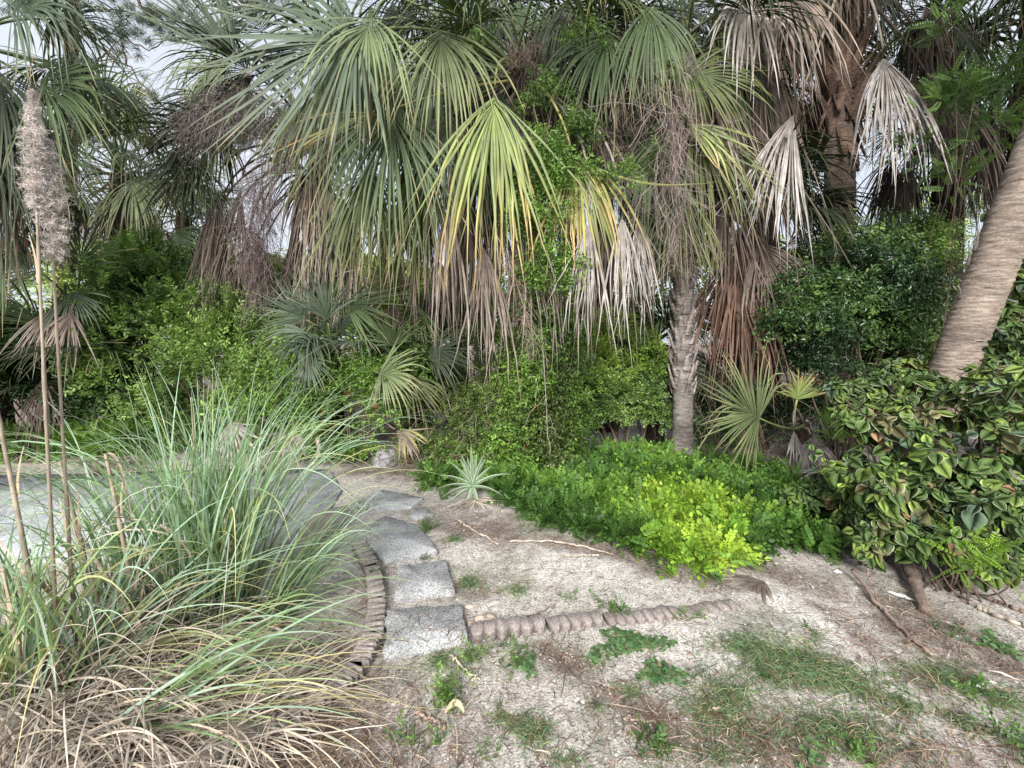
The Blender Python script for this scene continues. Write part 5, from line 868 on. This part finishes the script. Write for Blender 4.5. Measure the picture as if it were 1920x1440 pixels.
for k, (a, b_, rx, ry, kind, de, lab, h_) in enumerate([
 (1180, 1208, 74, 24, 'round', 2.2, 'dark round-leaved weed patch touching the edging block', .04), (1238, 1262, 46, 26, 'round', 2.0, 'round-leaved weed patch trailing down right from the edging', .04), (1118, 1232, 20, 16, 'round', 1.6, 'small round-leaved weed left of the trailing patch', .03),
 (985, 1245, 22, 26, 'round', 1.8, 'round-leaved weed patch below the second edging block', .035), (960, 1225, 38, 30, 'leafy', .6, 'leafy weed patch below the first edging block', .035),
 (882, 1235, 18, 22, 'leafy', 1.3, 'bright little weed at the corner of the nearest slab', .05), (826, 1230, 26, 18, 'grass', 1, 'grass tuft at the front edge of the nearest slab', .05), (836, 1306, 28, 34, 'leafy', 1.2, 'feathery green weed standing on the sand below the slab', .06),
 (880, 1090, 28, 14, 'grass', 1.3, 'dark grass tuft right of the slab with the tan stone', .05), (970, 1105, 34, 20, 'grass', .45, 'sparse grass in the middle of the pale gravel', .03), (1150, 1145, 32, 14, 'leafy', 1.1, 'green weed tuft above the sunken edging block', .04), (1062, 1122, 22, 8, 'leafy', .8, 'tiny weed left of the weed tuft above the edging', .03), (1120, 1120, 18, 10, 'leafy', .7, 'faint weed sprout near the middle of the gravel', .03),
 (1300, 1160, 34, 10, 'leafy', .8, 'small weed in front of the last edging block', .03), (1500, 1255, 140, 55, 'grass', .95, 'large thin mat of blue-green grass across the sand', .06), (1600, 1285, 55, 30, 'grass', .8, 'dark fine grass patch right of the large mat', .04), (1400, 1215, 90, 36, 'grass', .4, 'sparse grass runners on the cleanest sand', .06),
 (1370, 1300, 50, 26, 'grass', 1.0, 'thick grass patch below the trailing weeds', .05), (1350, 1335, 90, 50, 'grass', .9, 'worn grass patch near the bottom centre right', .045), (1440, 1270, 26, 14, 'leafy', .9, 'bright weed inside the grass mat', .035), (1520, 1185, 22, 12, 'leafy', 1.1, 'light green weed alone on the pale sand', .03), (1310, 1265, 30, 14, 'leafy', .6, 'pale green weed between the clean sand and the grass patch', .035),
 (1880, 1215, 40, 34, 'round', .9, 'large round-leaved weed at the right edge by the stick', .05), (1790, 1190, 30, 16, 'leafy', .6, 'low weed between the split log and the right edge', .04), (1805, 1355, 36, 26, 'grass', 1.2, 'dark round grass tuft near the lower right corner', .05), (1900, 1400, 50, 30, 'leafy', .7, 'broad-leaved weed in the lower right corner', .06), (1820, 1305, 26, 20, 'leafy', .6, 'yellowish spread-leaved weed above the dark round tuft', .06),
 (1620, 1420, 44, 22, 'leafy', 1.0, 'yellow-green weed at the bottom edge', .05), (1520, 1425, 36, 22, 'round', .8, 'big round leaves at the bottom edge, left of the yellow-green weed', .07), (1220, 1400, 36, 30, 'leafy', .8, 'jagged green weed at the bottom centre', .06), (1000, 1370, 40, 36, 'grass', .9, 'spreading grass rosette below the leaf-strewn strip', .07), (940, 1340, 40, 30, 'grass', .5, 'thin grass left of the spreading rosette', .04),
 (770, 1390, 18, 24, 'leafy', .7, 'clover-like sprig near the straw pile', .05), (826, 1392, 14, 14, 'leafy', .8, 'small sprig right of the clover-like sprig', .04), (910, 1420, 30, 16, 'leafy', .6, 'low weed at the bottom edge below the curled leaf', .04), (1120, 1320, 22, 14, 'grass', .9, 'dark fine grass spot left of the flat pale stone', .03), (690, 950, 30, 10, 'leafy', .8, 'weed creeping over the far grey slab', .03), (800, 990, 20, 14, 'leafy', .9, 'weed by the point of the five-sided slab', .04), (790, 1046, 30, 6, 'leafy', .9, 'weed line in the joint between two slabs', .025),
 (850, 1010, 26, 14, 'grass', .5, 'thin grass right of the five-sided slab', .03), (700, 1085, 20, 20, 'leafy', .6, 'weed beside the left edging blocks', .04), (1470, 1235, 22, 10, 'leafy', .7, 'small fresh weed at the top of the grass mat', .03), (1700, 1330, 80, 30, 'grass', .35, 'sparse dry-looking grass right of centre near the bottom', .04), (1880, 1310, 60, 40, 'grass', .5, 'thin grass at the right edge around the white husk', .05), (1060, 1420, 60, 20, 'grass', .4, 'thin grass along the bottom centre', .04), (1350, 1410, 60, 30, 'grass', .45, 'thin brownish grass at the bottom right of centre', .04),
 (1560, 1370, 190, 60, 'grass', .45, 'thin straggling grass low in the picture right of centre', .06), (1770, 1270, 110, 50, 'grass', .5, 'straggling grass beyond the long forked stick', .05), (1660, 1310, 60, 22, 'leafy', .5, 'flat greenish weed below the thick grass', .03), (1180, 1290, 60, 26, 'grass', .35, 'yellowish thin grass below the trailing weeds', .04),
 (1040, 955, 60, 24, 'grass', .8, 'long dark grass growing through the ferny mat', .14), (1180, 930, 60, 26, 'grass', .5, 'long grass blades in the middle of the ferny mat', .16), (1430, 950, 50, 40, 'grass', .5, 'fine arching grass at the right of the ferny mat', .2), (930, 870, 60, 14, 'leafy', .6, 'young green sprouts behind the spiky plant', .12)]):
    tuft(a, b_, rx, ry, lab, kind, 800+k, de, h=h_, cat='grass tuft' if kind == 'grass' else 'weed')

# sticks, husks, litter one can count
def stick(pts, r0, r1, label, col, seed, cat='stick', name='stick', wob=.006, sides=7, mat=None):
    r_ = np.random.default_rng(seed); q = np.array(pts, float); t = np.linspace(0, 1, len(q)); tt = np.linspace(0, 1, 30); Q_ = np.stack([np.interp(tt, t, q[:, j]) for j in range(3)], -1)+r_.normal(0, wob, (30, 3))*[1, 1, .3]; mb = MB(); tube(mb, Q_, np.linspace(r0, r1, 30)*r_.uniform(.85, 1.15, 30), sides, np.array(col)*r_.uniform(.8, 1.2, (30, 1)), jit=1+r_.normal(0, .1, (30, sides))); return tag(mb.build(name, mat or M_TWIG, smooth=True), label, cat)
gl = lambda px_, py_, z=.012: G(px_, py_)+[0, 0, z+float(gz(*G(px_, py_)[:2]))]
stick([gl(1600, 1085, .05), gl(1650, 1145, .02), gl(1700, 1195), gl(1748, 1232)], .011, .008, 'long forked dry stick lying on the sand at the right', (.32, .24, .2), 1)
stick([gl(1625, 1085, .09), gl(1632, 1110, .05), gl(1655, 1150, .02)], .005, .004, 'thin dead stem resting against the long forked stick', (.3, .22, .18), 2)
stick([gl(1830, 1140), gl(1880, 1160), gl(1935, 1180)], .014, .012, 'grey dead palm stalk running off the right edge', (.42, .36, .3), 3); stick([gl(1850, 1125), gl(1960, 1165)], .01, .008, 'narrow brown stalk above the grey one at the right edge', (.3, .22, .18), 4)
stick([gl(860, 978), gl(900, 1000), gl(935, 1020)], .010, .006, 'short pale branch below the spiky plant', (.46, .37, .3), 5); stick([gl(955, 1016), gl(1030, 1014), gl(1090, 1024), gl(1150, 1042)], .008, .005, 'long pale dry frond stem along the foot of the ferny mat', (.5, .42, .35), 6); stick([gl(1060, 1042), gl(1124, 1044)], .006, .004, 'straight pale twig under the long frond stem', (.58, .48, .4), 7)
stick([gl(985, 1158), gl(1040, 1138)], .004, .002, 'thin brown twig above the second edging block', (.26, .18, .14), 8); stick([gl(845, 1228), gl(880, 1262), gl(900, 1275)], .006, .003, 'pale broken reed beside the weed at the slab corner', (.6, .5, .38), 9)
stick([gl(780, 1335), gl(820, 1355), gl(836, 1370)], .006, .006, 'curved tan husk on the sand below the slab', (.42, .3, .24), 10, 'husk', 'husk')
stick([P(596, 822, 4.7), P(600, 850, 4.7), P(585, 872, 4.72), gl(570, 892)], .02, .014, 'bent bleached branch leaning on the edge of the concrete pad', (.5, .42, .36), 11, 'branch', 'branch')
stick([P(1040, 868, 4.75), gl(1000, 900, .06)], .012, .01, 'bleached branch stub poking out of the ferny mat', (.5, .42, .34), 12, 'branch', 'branch')
stick([gl(20, 1098, .12), gl(70, 1078, .2), gl(170, 1082, .22)], .006, .004, 'thin dark twig across the left stalks', (.12, .1, .09), 13); stick([gl(1175, 1345), gl(1230, 1350)], .0045, .003, 'tan straw piece near the flat pale stone', (.5, .4, .3), 14)
# split palm-husk log at the right
q = np.stack([gl(1702, 1078, .07), gl(1712, 1100, .06), gl(1722, 1125, .05), gl(1738, 1155, .03)]); mb = MB(); tt = np.linspace(0, 1, 24); Q_ = np.stack([np.interp(tt, np.linspace(0, 1, 4), q[:, j]) for j in range(3)], -1); r_ = np.random.default_rng(3); tube(mb, Q_, np.array([.016]+list(.036-.012*tt[1:-1]+r_.normal(0, .002, 22))+[.012]), 14, np.array([1.5, 1.45, 1.4])*r_.uniform(.85, 1.15, (24, 1)), jit=1+.12*np.sin(np.arange(14)*.9)[None]+r_.normal(0, .04, (24, 14))); tag(mb.build('log', M_REDBARK, smooth=True), 'short brown palm log with frayed underside beneath the copper-leaved shrub', 'log')
# curled pale leaf with stems
q = G(852, 1346)+[0, 0, .02]; mb = MB(); a = np.linspace(0, 1, 8); pp = (q+np.stack([(a-.5)*.075, .03*np.sin(a*3), .016*np.sin(a*pi)], -1))[None]; ribbons(mb, pp, np.broadcast_to([0, 1., .5], pp.shape), (.026*np.sin(np.clip(a, .06, .97)*pi)**.7)[None], np.array([.62, .52, .36])*np.ones((1, 8, 3)), fold=.7)
for s0, s1, s2 in [((848, 1346), (832, 1320), (815, 1308)), ((852, 1350), (860, 1390), (856, 1425)), ((868, 1338), (880, 1318), (902, 1298))]: tube(mb, bez(gl(*s0), gl(*s1, .03), gl(*s2), 10), .0022, 5, (.6, .5, .34))
tag(mb.build('curled_leaf', M_STRAW), 'pale curled dead leaf with wiry stems on the sand', 'dead leaf')
def flake(px_, py_, l_, w2, ang, label, col, seed, cat):
    r_ = np.random.default_rng(seed); c_ = gl(px_, py_, .01); t = np.linspace(-.5, .5, 9); a = radians(ang); d_ = np.array([cos(a), sin(a), 0]); pp = (c_+d_*l_*t[:, None]+np.stack([0*t, 0*t, .02*(.25-t*t)+r_.normal(0, .002, 9)], -1))[None]; mb = MB(); ribbons(mb, pp, np.broadcast_to([-sin(a), cos(a), .3], pp.shape), (w2*np.sin((t+.53)*pi/1.06)*r_.uniform(.7, 1.2, 9))[None], np.array(col)*np.ones((1, 9, 3)), fold=.6); return tag(mb.build(cat.replace(' ', '_'), M_STRAW), label, cat)
flake(1690, 1120, .13, .03, -48, 'torn white scrap lying left of the palm log', (.72, .72, .68), 1, 'litter scrap'); flake(1571, 1076, .05, .03, -20, 'small white scrap at the tip of the ferny mat', (.78, .78, .78), 2, 'litter scrap'); flake(1524, 1105, .035, .02, 60, 'tiny white scrap on the brown litter', (.75, .78, .8), 3, 'litter scrap')
flake(1848, 1290, .16, .03, 18, 'white curved husk in the grass at the lower right', (.72, .7, .62), 4, 'husk'); flake(1880, 1268, .1, .01, -40, 'thin white sliver above the white curved husk', (.68, .64, .56), 5, 'husk'); flake(1340, 1333, .06, .012, 10, 'small tan husk at the lower middle', (.5, .42, .32), 6, 'husk')
# dead fronds lying about
def ground_frond(px_, py_, ang, L2, sch, label, seed, z=.08, sp=40, n=22):
    rng = np.random.default_rng(seed); c_ = gl(px_, py_, z); mb = MB(); a = radians(ang); frond_geo(mb, c_, [cos(a), sin(a), -.05], [0, 0, 1], L2, rng, sch, spread=sp, n=n, droop=.15, wav=.03, cup=.02); q = MB.build(mb, 'fallen_frond', M_DEAD); return tag(q, label, 'fallen frond')
ground_frond(1545, 895, 195, .55, 'grey', 'bleached fallen frond left of the low copper-leaved shrub', 1, .1); ground_frond(120, 885, 10, .9, 'tan', 'tan fallen frond beyond the pad at the far left', 2, .1); ground_frond(1560, 860, 260, .5, 'tan', 'curled tan fallen frond under the climbing mound', 3, .25)
ground_frond(1435, 1100, 200, .22, 'tan', 'scrap of dry frond at the foot of the bright mat', 4, .03, 60, 16); ground_frond(500, 900, 150, .5, 'grey', 'grey fallen frond on the edge of the pad behind the blades', 5, .06); ground_frond(1150, 1025, -40, .4, 'tan', 'thin fallen frond on the litter below the ferny mat', 6, .02, 18, 10)

# pine boughs against the sky, top left
rng = np.random.default_rng(600); root = thing('pine_tree', (-12.2, 11.5, 0), 'pine tree with thin needle-tufted boughs against the sky at the upper left', 'pine tree'); mb = MB(); tb = np.array([-12.2, 11.5, 0.]); tube(mb, bez(tb, tb+[.3, 0, 6], P(140, -260, 11.5), 24), np.linspace(.26, .1, 24), 10); mb.build('trunk', M_DARKBARK, root, smooth=True)
BR = [[(120, -120), (145, 10), (175, 80), (240, 125), (290, 185)], [(175, 80), (210, 60), (240, 30)], [(145, 10), (230, 20), (300, 40)], [(250, -60), (262, 10), (280, 35), (300, 30)], [(262, 10), (300, 25), (360, 50), (400, 60)], [(240, 125), (225, 70), (250, 60)], [(200, 100), (170, 130), (150, 125)], [(290, -40), (330, 10), (370, 40)], [(215, 50), (240, 75), (280, 95), (330, 60)], [(100, -80), (60, 0), (30, 20)], [(380, -30), (420, 10), (440, 70)], [(290, 185), (330, 220), (350, 240)]]
tips = []
for k, b_ in enumerate(BR):
    q = np.array([P(x, y, 11.5+.15*(k % 3)) for x, y in b_]); t = np.linspace(0, 1, len(q)); tt = np.linspace(0, 1, 18); Q_ = np.stack([np.interp(tt, t, q[:, j]) for j in range(3)], -1)+rng.normal(0, .02, (18, 3)); mb = MB(); tube(mb, Q_, np.linspace(.05 if k in (0, 3) else .026, .01, 18), 6, (1.3, 1.2, 1.1)); mb.build('branch', M_DARKBARK, root)
    for j in range(4, 18):
        if rng.random() < .6: tips.append(Q_[j]+rng.normal(0, .12, 3))
    for j in range(5): tips.append(Q_[-1]+rng.normal(0, .16, 3))
tips = np.array(tips); m_ = len(tips); n_ = 46; s0 = np.repeat(tips, n_, 0)+rng.normal(0, .03, (m_*n_, 3)); td = np.repeat(unit(rdir(rng, m_)+[0, 0, .5]), n_, 0); v = unit(rdir(rng, m_*n_)+td*.9); q = np.stack([s0, s0+v*.12, s0+v*.22+[0, 0, -.02]], 1)
mb = MB(); ribbons(mb, q, np.broadcast_to(rdir(rng, m_*n_)[:, None], q.shape), np.array([[.008, .008, .003]])*np.ones((m_*n_, 1)), np.array([.07, .1, .075])*rng.uniform(.7, 1.5, (m_*n_, 1, 1))); mb.build('needles', M_LEAF, root)
